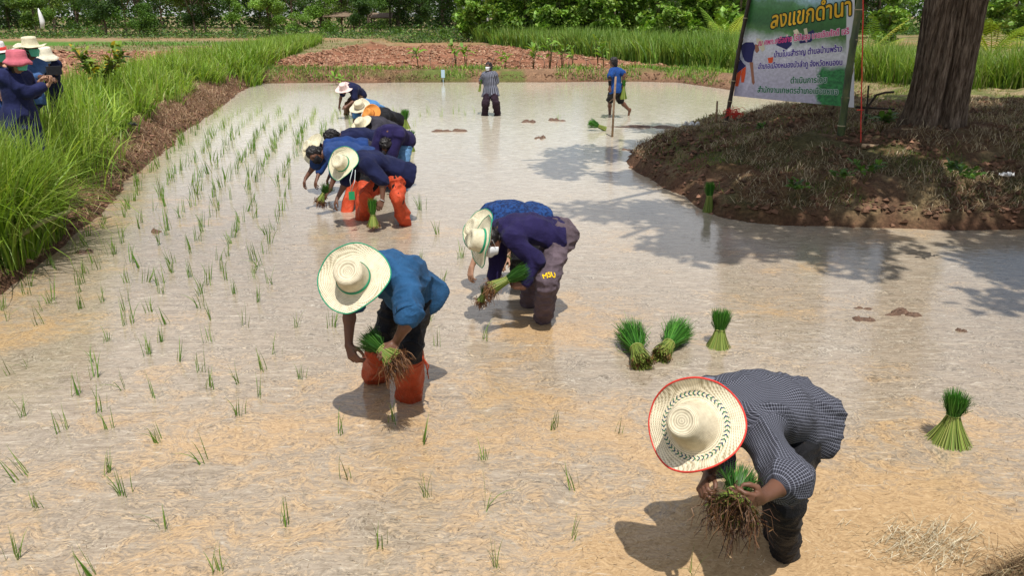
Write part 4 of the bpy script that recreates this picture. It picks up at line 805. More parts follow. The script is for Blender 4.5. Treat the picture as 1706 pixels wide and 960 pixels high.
for k in range(8):
    n = int(rng.integers(5, 12)); a_ = rng.uniform(0, 6.28, n); base = np.stack([rng.normal(0, .014, n), rng.normal(0, .010, n), np.full(n, -.01)], 1)
    V, F, t = blades(base, rng.uniform(.07, .15, n), np.abs(rng.normal(.15, .28, n)), a_, rng.uniform(.0032, .0056, n), 4, .5)
    c = np.repeat(tint(n, [(.10, .22, .03), (.14, .28, .04), (.19, .31, .06), (.25, .30, .10)], .12), 10, 0)
    sproto.append(mesh_np('rice_seedling', V, F, M['grass'], col=np.clip(c, .01, 1), link=False).data)
pts = sorted(pts, key=lambda p: p[1])
def is_near(i): return i < len(near_px)
for i, p in enumerate(pts[:300]):
    o = bpy.data.objects.new('rice_seedling', sproto[i % 8]); COL.objects.link(o); s = float(rng.uniform(1.15, 1.7)) * (1 + .07 * max(0, min(p[1], 12) - 5)); o.location = (p[0], p[1], 0); o.rotation_euler = (rng.normal(0, .12), rng.normal(0, .12), rng.uniform(0, 6.28)); o.scale = (s * (1 + .02 * p[1]),) * 2 + (s,)
    tag(o, 'small green rice seedling tuft standing in the shallow muddy water', 'rice seedling', 'rice seedlings planted in the muddy water')
rest = np.array(pts[300:]); nb = 8; n = len(rest) * nb; bx = np.repeat(rest, nb, 0) + rng.normal(0, .025, (n, 2))
V, F, t = blades(np.c_[bx, np.full(n, -.01)], rng.uniform(.15, .34, n), rng.uniform(.05, .7, n), rng.uniform(0, 6.28, n), rng.uniform(.005, .008, n), 3, .5)
tag(mesh_np('rice_seedlings', V, F, M['grass'], col=np.clip(np.repeat(tint(n, [(.24, .38, .08), (.30, .42, .11), (.36, .42, .17)], .12), 8, 0), .01, 1)), 'far rows of thin green rice seedlings beyond the planters', 'rice seedlings', kind='stuff')
# ------------------------------------------------------------------ bundles of seedlings
M['stem'] = leafy('rice_stem', .2, .5)
GRN = [(.045, .17, .018), (.07, .24, .03), (.11, .31, .04), (.035, .13, .015)]; STM = [(.24, .32, .06), (.32, .35, .09), (.15, .23, .04), (.20, .26, .05)]
def frame_of(ax):
    ax = unit(ax); r = np.cross(ax, [0.3, .1, 1.] if abs(ax[2]) < .8 else [1., 0, 0]); r = unit(r); return ax, r, np.cross(ax, r)
def bundle(base, ax, Lb, Lt, rb, rp, rt, label, n=420, group='tied bundles of rice seedlings', roots=False, bend=0.0, w=.0045, droop=(0, 0, 0), dark=1.0, rdark=1.0):
    """Lb: length foot..tie, Lt: tie..tips; rb, rp, rt radii at foot, tie and tips"""
    ax, r, s_ = frame_of(ax); base = np.asarray(base, float); a_ = rng.uniform(0, 6.28, n); q = np.sqrt(rng.uniform(0.02, 1, n)); o_ = empty('rice_bundle', tuple(base)); tag(o_, label, 'rice bundle', group)
    dirv = np.cos(a_)[:, None] * r + np.sin(a_)[:, None] * s_; a2 = a_ + rng.normal(0, .25, n); dir2 = np.cos(a2)[:, None] * r + np.sin(a2)[:, None] * s_
    lb = Lb * (rng.uniform(.62, 1.12, n) if bend == .12 else rng.uniform(.92, 1.08, n)); tie = ax * Lb
    st = np.stack([tie - ax * lb[:, None] * f + dirv * (q * (rp + (rb - rp) * f ** 1.3))[:, None] for f in (1, .66, .33, 0)], 1)
    V, F = ribbons(st, np.full((n, 4), w * 1.2), np.cross(dirv, ax) + rng.normal(0, .3, (n, 3))); cl = np.repeat(tint(n, STM, .15), 8, 0)
    o = mesh_np('stems', V, F, M['stem'], o_, col=np.clip(cl, .01, 1))
    lt = Lt * rng.uniform(.75, 1.12, n); dr = np.array(droop, float)
    tp = np.stack([tie + ax * lt[:, None] * f + dir2 * (q * (1 + .5 * (rng.uniform(0, 1, n) > .93)) * (rp + (rt - rp) * f ** .9))[:, None] + dr * (f ** 2 * Lt) + np.array([0, 0, -1.]) * (bend * f ** 2 * lt * rng.uniform(0, 1, n))[:, None] for f in (0, .3, .65, 1)], 1)
    V, F = ribbons(tp, np.full((n, 4), w) * np.array([1, 1.2, 1, .25]), np.cross(dir2, ax) + rng.normal(0, .3, (n, 3))); cl = np.repeat(tint(n, GRN, .18) * dark, 8, 0)
    mesh_np('leaves', V, F, M['grass'], o_, col=np.clip(cl, .008, 1))
    th = np.linspace(0, 6.28, 18); ring = np.array([tie + (r * math.cos(t) + s_ * math.sin(t)) * (rp * 1.03 + .002) for t in th]); a = Acc(); a.add(*tube(ring, .0035, 6)); a.build('tie_band', M['dry'] if 0 else M['tie'], o_, col=False)
    if roots:
        m_ = min(n, int(roots * 2300)); rd = rng.normal(0, 1, (m_, 3)); p0 = tie - ax * Lb * .9 + dirv[:m_] * (q[:m_] * rb)[:, None]; l = rng.uniform(.3, 1.0, m_)[:, None] * roots * .72
        dn = unit_rows(rd * .75 - ax * .9 + [0, 0, -.35]); pp = np.stack([p0, p0 + dn * l * .4 + rd * .012, p0 + dn * l * .75 - [0, 0, .012] + rng.normal(0, .008, (m_, 3)), p0 + dn * l - np.array([0, 0, .3]) * l], 1)
        V, F = ribbons(pp, np.full((m_, 4), w * 1.1) * np.array([1, .9, .8, .4]), rng.normal(0, 1, (m_, 3))); mesh_np('roots', V, F, M['stem'], o_, col=np.clip(np.repeat(tint(m_, [(.17, .07, .03), (.26, .12, .05), (.09, .04, .02), (.34, .18, .08)], .2) * rdark, 8, 0), .01, 1))
    return o_
M['tie'] = flat_mat('bundle_tie', (.30, .33, .10))
TB = 'tied bundles of rice seedlings'
q = at(1580, 735); bundle(q - [0, 0, .02], (0, .02, 1), .20, .145, .145, .036, .088, 'upright tied rice bundle standing alone at the right of the pond', 520)
q = at(1196, 577); bundle(q - [0, 0, .03], (.05, .1, 1), .17, .15, .115, .038, .09, 'dark tied rice bundle standing right of the fallen pair', 520)
q = at(1070, 618); bundle(q + [0, 0, .05], (-.05, .97, .14), .22, .31, .085, .05, .135, 'bright rice bundle slumped at the left of the fallen pair', 900, bend=.12, roots=.06)
q = at(1100, 606); bundle(q + [0, .02, .05], (.48, .86, .13), .20, .30, .08, .045, .125, 'rice bundle leaning right on its slumped neighbour', 900, bend=.12, roots=.06)
q = at(1180, 353); bundle(q - [0, 0, .02], (0, .05, 1), .24, .17, .085, .04, .07, 'tied rice bundle leaning against the mound edge', 320, w=.006)
q = at(676, 214); bundle(q - [0, 0, .03], (0, 0, 1), .24, .22, .13, .04, .12, 'tied rice bundle standing behind the black shirted planter', 240, w=.011)
q = at(684, 252); bundle(q - [0, 0, .03], (.02, 0, 1), .22, .20, .11, .04, .09, 'tied rice bundle standing right of the planter in jeans', 240, w=.010)
q = at(1009, 218); bundle(q + [0, 0, .04], (-.85, .1, .35), .18, .24, .06, .04, .12, 'fallen rice bundle lying left of the wooden stake', 220, w=.012, bend=.2)
q = at(445 + 0, 0, 0) if False else None
# ------------------------------------------------------------------ people: smooth union of tapered limbs, turned into one surface
class Field:
    def __init__(s, lo, hi, h):
        s.h = h; s.o = np.array(lo, float); s.n = np.ceil((np.array(hi) - s.o) / h).astype(int) + 1; s.f = np.full(s.n, 9.0, np.float32)
        s.ax = [(s.o[i] + np.arange(s.n[i]) * h).astype(np.float32) for i in range(3)]
    def _sl(s, lo, hi):
        a = np.clip(np.floor((np.array(lo) - s.o) / s.h).astype(int), 0, s.n); b = np.clip(np.ceil((np.array(hi) - s.o) / s.h).astype(int) + 1, 0, s.n); return tuple(slice(i, j) for i, j in zip(a, b))
    def cone(s, a, b, ra, rb, k=.03, flat=None):
        """tapered capsule; flat=(axis, factor) squashes it along an axis"""
        a = np.asarray(a, float); b = np.asarray(b, float); m = max(ra, rb) * 1.5 + k + 2 * s.h; sl = s._sl(np.minimum(a, b) - m, np.maximum(a, b) + m)
        if any(q.stop <= q.start for q in sl): return s
        X, Y, Z = np.meshgrid(*[s.ax[i][sl[i]] for i in range(3)], indexing='ij', sparse=True); ab = b - a; L2 = ab @ ab + 1e-9
        px_, py_, pz_ = X - a[0], Y - a[1], Z - a[2]; t = np.clip((px_ * ab[0] + py_ * ab[1] + pz_ * ab[2]) / L2, 0, 1)
        dx, dy, dz = px_ - t * ab[0], py_ - t * ab[1], pz_ - t * ab[2]
        if flat is not None:
            ax, fac = flat; q = dx * ax[0] + dy * ax[1] + dz * ax[2]; e = q * (fac - 1); dx = dx + ax[0] * e; dy = dy + ax[1] * e; dz = dz + ax[2] * e
        d = np.sqrt(dx * dx + dy * dy + dz * dz) - (ra + (rb - ra) * t); g = s.f[sl]
        if k > 0: hh = np.maximum(k - np.abs(g - d), 0) / k; s.f[sl] = np.minimum(g, d) - hh * hh * k * .25
        else: s.f[sl] = np.minimum(g, d)
        return s
    def cut(s, p, n, k=.0):
        """keep the side n points to"""
        n = unit(n); X, Y, Z = np.meshgrid(*s.ax, indexing='ij', sparse=True); s.f = np.maximum(s.f, -((X - p[0]) * n[0] + (Y - p[1]) * n[1] + (Z - p[2]) * n[2])).astype(np.float32); return s
    def surface(s):
        f = s.f; S = f < 0; h = s.h
        C = np.stack([S[i:S.shape[0] - 1 + i, j:S.shape[1] - 1 + j, k:S.shape[2] - 1 + k] for i in (0, 1) for j in (0, 1) for k in (0, 1)]); act = C.any(0) & ~C.all(0)
        idx = np.full(act.shape, -1, np.int64); cells = np.argwhere(act); idx[act] = np.arange(len(cells)); pos = np.zeros((len(cells), 3)); cnt = np.zeros(len(cells))
        for ax in range(3):
            for u in (0, 1):
                for v in (0, 1):
                    o0 = np.zeros(3, int); o = [i for i in range(3) if i != ax]; o0[o[0]] = u; o0[o[1]] = v; o1 = o0.copy(); o1[ax] = 1
                    a = f[tuple((cells + o0).T)]; b = f[tuple((cells + o1).T)]; m = (a < 0) != (b < 0); t = np.where(m, a / (a - b + 1e-12 * (a == b)), 0)
                    p = np.tile(o0.astype(float), (len(cells), 1)); p[:, ax] += t; pos += p * m[:, None]; cnt += m
        V = s.o + (cells + pos / cnt[:, None]) * h; F = []
        for ax in range(3):
            u, v = [(1, 2), (2, 0), (0, 1)][ax]; a = [slice(None)] * 3; b = [slice(None)] * 3; a[ax] = slice(0, -1); b[ax] = slice(1, None); A = S[tuple(a)]; B = S[tuple(b)]
            e = np.argwhere(A != B); ok = (e[:, u] > 0) & (e[:, v] > 0) & (e[:, u] < S.shape[u] - 1) & (e[:, v] < S.shape[v] - 1); e = e[ok]; ins = A[tuple(e.T)]
            def cell(du, dv): c = e.copy(); c[:, u] -= du; c[:, v] -= dv; return idx[tuple(c.T)]
            q = np.stack([cell(1, 1), cell(0, 1), cell(0, 0), cell(1, 0)], 1); q[~ins] = q[~ins][:, ::-1]; F.append(q)
        return V, np.vstack(F)
def vnorm(V, F):
    n = np.cross(V[F[:, 2]] - V[F[:, 0]], V[F[:, 3]] - V[F[:, 1]]); o = np.zeros_like(V)
    for i in range(4): np.add.at(o, F[:, i], n)
    return unit_rows(o)
def folds(V, F, amp, freq, seed, axis_=None, stretch=2.6):
    nn = vnorm(V, F); p = V * freq
    if axis_ is not None: a = unit(axis_); p = p + np.outer(V @ a, a) * freq * (1 / stretch - 1)
    p = p + 1.0 * np.stack([vn3(V * freq * .6 + i * 11, seed + i) for i in range(3)], 1)
    r = 1 - np.abs(2 * vn3(p, seed) - 1); r2 = 1 - np.abs(2 * vn3(p * 2.1 + 5, seed + 3) - 1)
    return V + nn * (((r ** 3 - .25) * 1.5 + .5 * (r2 ** 3 - .25)) * amp)[:, None]
def child_of(o, root): return child_world(o, root)

def cloth(name, c, c2=None, rough=.85, weave=260, sheen=.03, dirt=None):
    m, nt, b, o = new_mat(name); co = coords(nt); n1 = noise(nt, 7, 5, .6, co); n2 = noise(nt, weave, 2, .5, co); hi = tuple(min(1, x * 1.35 + .004) for x in c); lo = tuple(x * .72 for x in c)
    col = ramp(nt, n1, [(.3, lo), (.7, hi)])
    if c2: col = mix(nt, ramp(nt, noise(nt, 38, 3, .55, co), [(.46, (0, 0, 0)), (.54, (1, 1, 1))]), col, c2)
    if dirt: col = mix(nt, ramp(nt, noise(nt, 26, 6, .7, co), [(.56, (0, 0, 0)), (.7, (.8, .8, .8))]), col, dirt)
    nt.links.new(col, b.inputs['Base Color']); b.inputs['Roughness'].default_value = rough; b.inputs['Specular IOR Level'].default_value = .15; b.inputs['Sheen Weight'].default_value = sheen; b.inputs['Sheen Roughness'].default_value = .5
    nw = noise(nt, 34, 6, .62, coords(nt), 1.2)
    bump(nt, b, mix(nt, .25, nw, n2), .8, .014); return m
def plaid(name):
    m, nt, b, o = new_mat(name); uv = N(nt, 'ShaderNodeUVMap').outputs[0]; sp = N(nt, 'ShaderNodeSeparateXYZ'); nt.links.new(uv, sp.inputs[0])
    def stripe(s, f, lo, hi): return ramp(nt, math_(nt, 'FRACT', math_(nt, 'MULTIPLY', s, f)), [(0, (0, 0, 0)), (lo, (0, 0, 0)), (lo + .02, (1, 1, 1)), (hi, (1, 1, 1)), (hi + .02, (0, 0, 0))])
    s1 = stripe(sp.outputs[0], 105, .62, .84); s2 = stripe(sp.outputs[1], 105, .62, .84); tot = math_(nt, 'MULTIPLY', math_(nt, 'ADD', s1, s2), .5)
    col = mix(nt, tot, (.026, .027, .036), (.24, .25, .31)); nt.links.new(col, b.inputs['Base Color'])
    b.inputs['Roughness'].default_value = .85; b.inputs['Specular IOR Level'].default_value = .15; bump(nt, b, noise(nt, 30, 6, .6, coords(nt), 1.0), .5, .012); return m
def N_out(x): return x
def striped(name):
    m, nt, b, o = new_mat(name); uv = N(nt, 'ShaderNodeUVMap').outputs[0]; sp = N(nt, 'ShaderNodeSeparateXYZ'); nt.links.new(uv, sp.inputs[0])
    s1 = ramp(nt, math_(nt, 'FRACT', math_(nt, 'MULTIPLY', sp.outputs[0], 26)), [(0, (0, 0, 0)), (.45, (0, 0, 0)), (.5, (1, 1, 1)), (.95, (1, 1, 1)), (1, (0, 0, 0))])
    nt.links.new(mix(nt, s1, (.03, .032, .05), (.17, .18, .23)), b.inputs['Base Color']); b.inputs['Roughness'].default_value = .85; return m
def straw(name, c=(.70, .63, .47), pat=False, rad=.22):
    m, nt, b, o = new_mat(name); t = N(nt, 'ShaderNodeTexCoord'); sp = N(nt, 'ShaderNodeSeparateXYZ'); nt.links.new(t.outputs['Object'], sp.inputs[0]); X, Y, Z = sp.outputs
    r = math_(nt, 'SQRT', math_(nt, 'ADD', math_(nt, 'MULTIPLY', X, X), math_(nt, 'MULTIPLY', Y, Y))); s = math_(nt, 'ADD', r, math_(nt, 'MULTIPLY', Z, -.9)); an = math_(nt, 'ARCTAN2', Y, X)
    ring = math_(nt, 'SINE', math_(nt, 'MULTIPLY', s, 620)); braid = math_(nt, 'SINE', math_(nt, 'ADD', math_(nt, 'MULTIPLY', an, 95), math_(nt, 'MULTIPLY', ring, 1.8)))
    n1 = noise(nt, 30, 4, .6, t.outputs['Object']); w = math_(nt, 'ADD', math_(nt, 'MULTIPLY', ring, .3), math_(nt, 'MULTIPLY', braid, .2)); w = math_(nt, 'ADD', w, n1)
    dk = tuple(x * f for x, f in zip(c, (.62, .58, .50))); lt = tuple(min(.93, x * 1.28) for x in c); col = ramp(nt, w, [(.05, dk), (.5, c), (.95, lt)])
    if pat:
        rr = math_(nt, 'DIVIDE', r, rad); band = ramp(nt, rr, [(.60, (0, 0, 0)), (.62, (1, 1, 1)), (.71, (1, 1, 1)), (.73, (0, 0, 0))])
        zig = math_(nt, 'SINE', math_(nt, 'ADD', math_(nt, 'MULTIPLY', an, 44), math_(nt, 'MULTIPLY', math_(nt, 'ABSOLUTE', math_(nt, 'SUBTRACT', rr, .665)), 60)))
        zm = ramp(nt, zig, [(.35, (0, 0, 0)), (.5, (1, 1, 1))]); pc = mix(nt, ramp(nt, math_(nt, 'FRACT', math_(nt, 'MULTIPLY', an, 3.5)), [(.45, (0, 0, 0)), (.55, (1, 1, 1))]), (.015, .06, .14), (.03, .18, .07)); col = mix(nt, math_(nt, 'MULTIPLY', zm, band), col, pc)
    nt.links.new(col, b.inputs['Base Color']); b.inputs['Roughness'].default_value = .75; b.inputs['Specular IOR Level'].default_value = .2
    tb = N(nt, 'ShaderNodeBsdfTranslucent'); nt.links.new(col, tb.inputs[0]); sh = N(nt, 'ShaderNodeMixShader'); sh.inputs[0].default_value = .12
    nt.links.new(b.outputs[0], sh.inputs[1]); nt.links.new(tb.outputs[0], sh.inputs[2]); nt.links.new(sh.outputs[0], o.inputs[0]); bump(nt, b, w, .55, .004); return m
HK = {}
def hat(root, c, axv, R_=.21, rc=.098, hc=.11, curl=.04, ca=0.0, mat=None, rim=None, band=None, cone_=.0, droop=.02, bucket=False, crown_mat=None, lab=None, seed=0, taper=.86, dent=.012, band_z=.16):
    """brim-plane centre c, axis axv, ca = direction of the curled sides; a turned straw hat with rim piping and band"""
    ax = unit(axv); xr = unit(np.cross(ax, [0, 0, 1.]) if abs(ax[2]) < .95 else [1., 0, 0]); yr = np.cross(ax, xr)
    nth = 72
    if bucket: prof = [(0, hc), (.6, hc), (.88, hc * .96), (.98, hc * .86), (1.04, hc * .3), (1.06, .0), (1.25, -.02), (1.5, -.045), (R_ / rc, -.07)]
    else: prof = [(0, hc - dent), (.30, hc - dent), (.48, hc - dent * .4), (.62 if cone_ == 0 else .5, hc), (.78 if cone_ == 0 else .6, hc * .97), (.86 if cone_ == 0 else .68, hc * .90), (taper + .02 if cone_ == 0 else .72, hc * .75), (taper + .05 if cone_ == 0 else .82, hc * .45), (.98, hc * .15), (1.02, .006)] 
    prof = [(a * rc, b_) for a, b_ in prof]
    if not bucket:
        for f in (.08, .2, .35, .5, .65, .8, .92, 1.0): prof.append((rc * 1.02 + (R_ - rc) * f, -droop * math.sin(f * math.pi) * .6 + .0))
    r = np.array([p[0] for p in prof]); z = np.array([p[1] for p in prof]); nr = len(prof); th = np.linspace(0, 2 * np.pi, nth, endpoint=False); RR = np.repeat(r[:, None], nth, 1); ZZ = np.repeat(z[:, None], nth, 1)
    f = np.clip((RR - rc * 1.05) / (R_ - rc), 0, 1) * (ZZ < .03); ZZ = ZZ + curl * f ** 1.6 * (np.cos(2 * (th[None] - ca)) * .8 + .2) + .010 * f * np.sin(th * 3 + seed) + .004 * f * np.sin(th * 7 + seed * 2)
    RR = RR * (1 - .10 * f * (curl / .05) * np.clip(np.cos(2 * (th[None] - ca)), 0, 1) * .6)
    V = np.stack([RR * np.cos(th), RR * np.sin(th), ZZ], 2).reshape(-1, 3); ii = np.arange(nr - 1)[:, None] * nth + np.arange(nth)[None]; jj = np.arange(nr - 1)[:, None] * nth + (np.arange(nth)[None] + 1) % nth; F = np.stack([ii, ii + nth, jj + nth, jj], 2).reshape(-1, 4)
    Mx = Matrix(((xr[0], yr[0], ax[0], c[0]), (xr[1], yr[1], ax[1], c[1]), (xr[2], yr[2], ax[2], c[2]), (0, 0, 0, 1)))
    o = mesh_np('hat', V, F, mat); o.parent = root; o.matrix_parent_inverse = Matrix.Translation(root.location).inverted(); o.matrix_world = Mx; o.matrix_basis = Mx
    s_ = o.modifiers.new('s', 'SOLIDIFY'); s_.thickness = .004; s_.offset = 0
    if lab: o['label'] = lab
    if rim:
        Vr = V.reshape(nr, nth, 3)[-1]; a = Acc(); a.add(*tube(np.vstack([Vr, Vr[:1]]), .0042, 6, False)); q = a.build('rim', rim, o, col=False)
    if band:
        a = Acc(); k = 1.015; zz0 = .008; a_ = []
        for (rr_, z_) in ((rc * 1.03, zz0), (rc * 1.03 - .0015, zz0 + band_z * hc)): a_.append(np.stack([rr_ * np.cos(th), rr_ * np.sin(th), np.full(nth, z_)], 1))
        Vb = np.vstack(a_) ; Vb[:, :2] *= 1.02; Fb = np.array([(i, (i + 1) % nth, nth + (i + 1) % nth, nth + i) for i in range(nth)]); q = mesh_np('hat_band', Vb, Fb, band, o); sq = q.modifiers.new('s', 'SOLIDIFY'); sq.thickness = .003
    return o
def rig(sp):
    s = sp.get('s', 1.0); J = {}; F_ = unit([*sp['F'], 0]); Lt = np.array([-F_[1], F_[0], 0]); gz_ = sp.get('gz', 0.0)
    J['F'] = F_; J['Lt'] = Lt; J['HC'] = HC = P(*sp['hip']); hw = .085 * s
    for k, sg in (('L', 1), ('R', -1)):
        J['H' + k] = HC + Lt * hw * sg - [0, 0, .02]
        W = at(*sp['w' + k], gz_); kn = sp['k' + k]; th = .41 * s
        J['K' + k] = K = solve(J['H' + k], kn[0], kn[1], th, kn[2] if len(kn) > 2 else -1); d = unit(W - K)
        if ('a' + k) in sp: J['A' + k] = solve(K, sp['a' + k][0], sp['a' + k][1], .40 * s, sp['a' + k][2]); J['foot' + k] = True
        else: J['A' + k] = K + d * max(.40 * s, np.linalg.norm(W - K) + .05)
        J['W' + k] = W; J['sh' + k] = np.linalg.norm(W - K)
    n = sp['neck']; J['NK'] = NK = solve(HC, n[0], n[1], sp.get('torso', .47) * s, n[2] if len(n) > 2 else -1); h = sp['head']; J['HD'] = solve(NK, h[0], h[1], sp.get('hl', .185) * s, h[2] if len(h) > 2 else -1)
    spn = unit(NK - HC); J['spn'] = spn; lat = unit(Lt - spn * (Lt @ spn)); J['lat'] = lat; J['front'] = unit(np.cross(lat, spn)) * (1 if np.cross(lat, spn) @ (F_ + [0, 0, -1 if spn[2] < .5 else 0]) > 0 else -1)
    for k, sg in (('L', 1), ('R', -1)):
        J['S' + k] = NK + lat * .150 * s * sg - spn * .035 * s + (J['front'] * .03 * s if spn[2] < .7 else 0); e = sp['e' + k]; J['E' + k] = solve(J['S' + k], e[0], e[1], .27 * s, e[2] if len(e) > 2 else -1)
        w = sp['r' + k]; J['R' + k] = solve(J['E' + k], w[0], w[1], .235 * s, w[2] if len(w) > 2 else -1); hd = sp.get('h' + k); J['D' + k] = unit(solve(J['R' + k], hd[0], hd[1], .09, hd[2] if len(hd) > 2 else -1) - J['R' + k]) if hd else unit(J['R' + k] - J['E' + k])
    return J
def hand(fd, w, d, pn, s, curl, k, side):
    d = unit(d); pn = unit(pn - d * (pn @ d)); sd = np.cross(d, pn) * side; kn = []
    for i, o in enumerate((-.030, -.010, .010, .030)):
        p = w + d * (.083 - .006 * abs(i - 1.3)) * s + sd * o * s; kn.append(p); fd.cone(w + sd * o * s * .45, p, .0150 * s, .0108 * s, .014)
    for i, p in enumerate(kn):
        l = (.040, .045, .042, .033)[i] * s; dd = d; q = p; r0 = .0095 * s
        for j, (c_, r1, lf) in enumerate(((curl * .75, .0088, 1), (curl, .0082, .68), (curl * .7, .0070, .52))):
            ca, sa = math.cos(c_ * (1 + .12 * i)), math.sin(c_ * (1 + .12 * i)); nd = unit(dd * ca + pn * sa); pn_ = unit(pn * ca - dd * sa); e = q + nd * l * lf; fd.cone(q, e, r0, r1 * s, .004); q, dd, r0 = e, nd, r1 * s; pn2 = pn_
            if j < 2: pn_keep = pn_
            pn = pn_
        pn = unit(np.cross(sd * side, d)) if False else unit(np.cross(sd, d)) * (1 if np.cross(sd, d) @ pn0(d, sd, side) > 0 else -1)
    t0 = w + d * .022 * s - sd * .018 * s; t1 = t0 + (d * .028 - sd * .030 + pn * .014) * s; t2 = t1 + (d * .030 - sd * .006 + pn * .018) * s; t3 = t2 + (d * .020 + sd * .008 + pn * .014) * s
    fd.cone(t0, t1, .015 * s, .012 * s, .012); fd.cone(t1, t2, .0112 * s, .0100 * s, .005); fd.cone(t2, t3, .0100 * s, .0080 * s, .004)
def pn0(d, sd, side): return np.cross(sd * side, d) * -1 if False else np.cross(d, sd * side) * -1
def make_person(sp):
    s = sp.get('s', 1.0); J = rig(sp); h = sp.get('vox', .012); skin = sp.get('skin', M['skin']); look = sp.get('face'); up = unit(sp['up']) if 'up' in sp else unit(J['HD'] - J['NK'])
    hint = np.array(look, float) if look is not None else J['F'] * .5 + np.array([0, 0, -1.]); face = unit(hint - up * (hint @ up)); ear = np.cross(up, face); HC, NK, HD, spn, lat, front = (J[k] for k in ('HC', 'NK', 'HD', 'spn', 'lat', 'front'))
    pts = np.array([J[k] for k in J if isinstance(J[k], np.ndarray) and k[0] in 'HKANSER' and k not in ('HC0',)]); lo, hi = pts.min(0) - .24, pts.max(0) + .24
    loz = max(lo[2], sp.get('gz', 0) - (.05 if sp.get('gz') else .14)); lo[2] = loz
    root_loc = (float(HC[0]), float(HC[1]), float(sp.get('gz', 0.0))); root = empty('person', root_loc); tag(root, sp['label'], 'person', sp.get('group'))
    belly = HC + spn * .24 * s - front * (.035 * s if spn[2] < .7 else 0); chest = HC + spn * .385 * s
    J['belly'] = belly
    def torso(fd, e, k=.05):
        for sg in (-1, 0, 1):
            o = lat * sg; fd.cone(HC + o * .075 * s, belly + o * .062 * s, .092 * s + e, .082 * s + e, k); fd.cone(belly + o * .062 * s, chest + o * .078 * s, .082 * s + e, .092 * s + e, k)
        fd.cone(J['SL'], J['SR'], .052 * s + e, .052 * s + e, k); fd.cone(chest, NK, .09 * s + e, .055 * s + e, k)
        b_ = -unit(front); 
        for k_, sg in (('L', 1), ('R', -1)): fd.cone(HC + lat * sg * .06 * s + b_ * .05 * s - spn * .03, HC + lat * sg * .06 * s + b_ * .05 * s + spn * .02, .085 * s + e, .08 * s + e, k)
    # --- body
    fd = Field(lo, hi, h); torso(fd, -.004)
    fd.cone(NK - spn * .03, HD - up * .05, .053 * s, .047 * s, .03); fd.cone(HD - up * .005 - face * .018, HD + up * (.020 if sp.get('hat') else .032) - face * .012, .079 * s, (.072 if sp.get('hat') else .080) * s, .03, flat=(ear, 1.12)); fd.cone(HD + face * .03 + up * .01, HD + face * .045 - up * .062, .062 * s, .040 * s, .03, flat=(ear, 1.1))
    fd.cone(HD + face * .082 + up * .022, HD + face * .108 - up * .018, .010, .0145 * s, .012); fd.cone(HD + face * .080 - up * .052 - ear * .018, HD + face * .080 - up * .052 + ear * .018, .010, .010, .01)
    fd.cone(HD + face * .074 + up * .038 - ear * .035, HD + face * .074 + up * .038 + ear * .035, .010, .010, .014)
    for sg in (-1, 1): e0 = HD + ear * sg * .077 * s - face * .004 - up * .008; fd.cone(e0 - up * .018, e0 + up * .018 - face * .006, .010, .015, .006, flat=(ear, 1.8))
    for k, sg in (('L', 1), ('R', -1)):
        H_, K_, A_ = J['H' + k], J['K' + k], J['A' + k]; fd.cone(H_, K_, .082 * s, .054 * s, .04); fd.cone(K_, K_ + (A_ - K_) * .35, .052 * s, .054 * s, .03); fd.cone(K_ + (A_ - K_) * .35, A_, .054 * s, .034 * s, .03)
        S_, E_, W_ = J['S' + k], J['E' + k], J['R' + k]; fd.cone(S_, E_, .047 * s, .037 * s, .035); fd.cone(E_, E_ + (W_ - E_) * .3, .037 * s, .038 * s, .02); fd.cone(E_ + (W_ - E_) * .3, W_, .038 * s, .0235 * s, .02)
        pn = sp.get('palm' + k); pn = np.array(pn, float) if pn is not None else (HC + spn * .1 - W_) * [1, 1, 0] + [0, 0, -.1]
        hand(fd, W_, J['D' + k], pn, s, sp.get('curl', .55), .01, sg)
        if sp.get('gz') or ('foot' + k) in J: f_ = sp.get('footdir' + k, J['F']); f_ = np.array(f_, float); fd.cone(A_ - f_ * .03, A_ + f_ * .14 - [0, 0, .03], .038, .024, .02)
    V, F = fd.surface(); body = child_of(mesh_np('body', V, F, skin), root)
    # --- eyes (only where a face can be seen)
    if sp.get('eyes'):
        for sg in (-1, 1):
            q = HD + face * .082 + up * .022 + ear * .031 * sg * s; a = Acc(); a.add(*tube([q - ear * .010, q, q + ear * .010], [.003, .0085, .003], 8)); child_of(a.build('eye', M['eye'], col=False), root)
            q = q + up * .020 + face * .006; a = Acc(); a.add(*tube([q - ear * .016, q + up * .003, q + ear * .016], [.003, .0045, .003], 6)); child_of(a.build('eyebrow', M['hair'], col=False), root)
    # --- hair
    if sp.get('hair', True):
        fd = Field(HD - .17, HD + .17, min(h, .008)); fd.cone(HD - up * .005 - face * .022, HD + up * .036 - face * .016, .088 * s, .090 * s, .02, flat=(ear, 1.08)); fd.cone(HD - face * .045, HD - face * .05 - up * .07 * (1 + sp.get('hairlen', 0)), .065 * s, .045 * s, .03)
        X, Y, Z = np.meshgrid(*fd.ax, indexing='ij', sparse=True); n_ = unit(face * .88 - up * .42); p_ = HD + face * .050 + up * .045; g_ = (X - p_[0]) * n_[0] + (Y - p_[1]) * n_[1] + (Z - p_[2]) * n_[2]; fd.f = np.maximum(fd.f, g_).astype(np.float32)
        if sp.get('hat'): fd.cut(HD + up * .0, -unit(sp['hat']['ax']))
        V, F = fd.surface(); V = folds(V, F, .014, 30, 4, up, 3); child_of(mesh_np('hair', V, F, M['hair']), root)
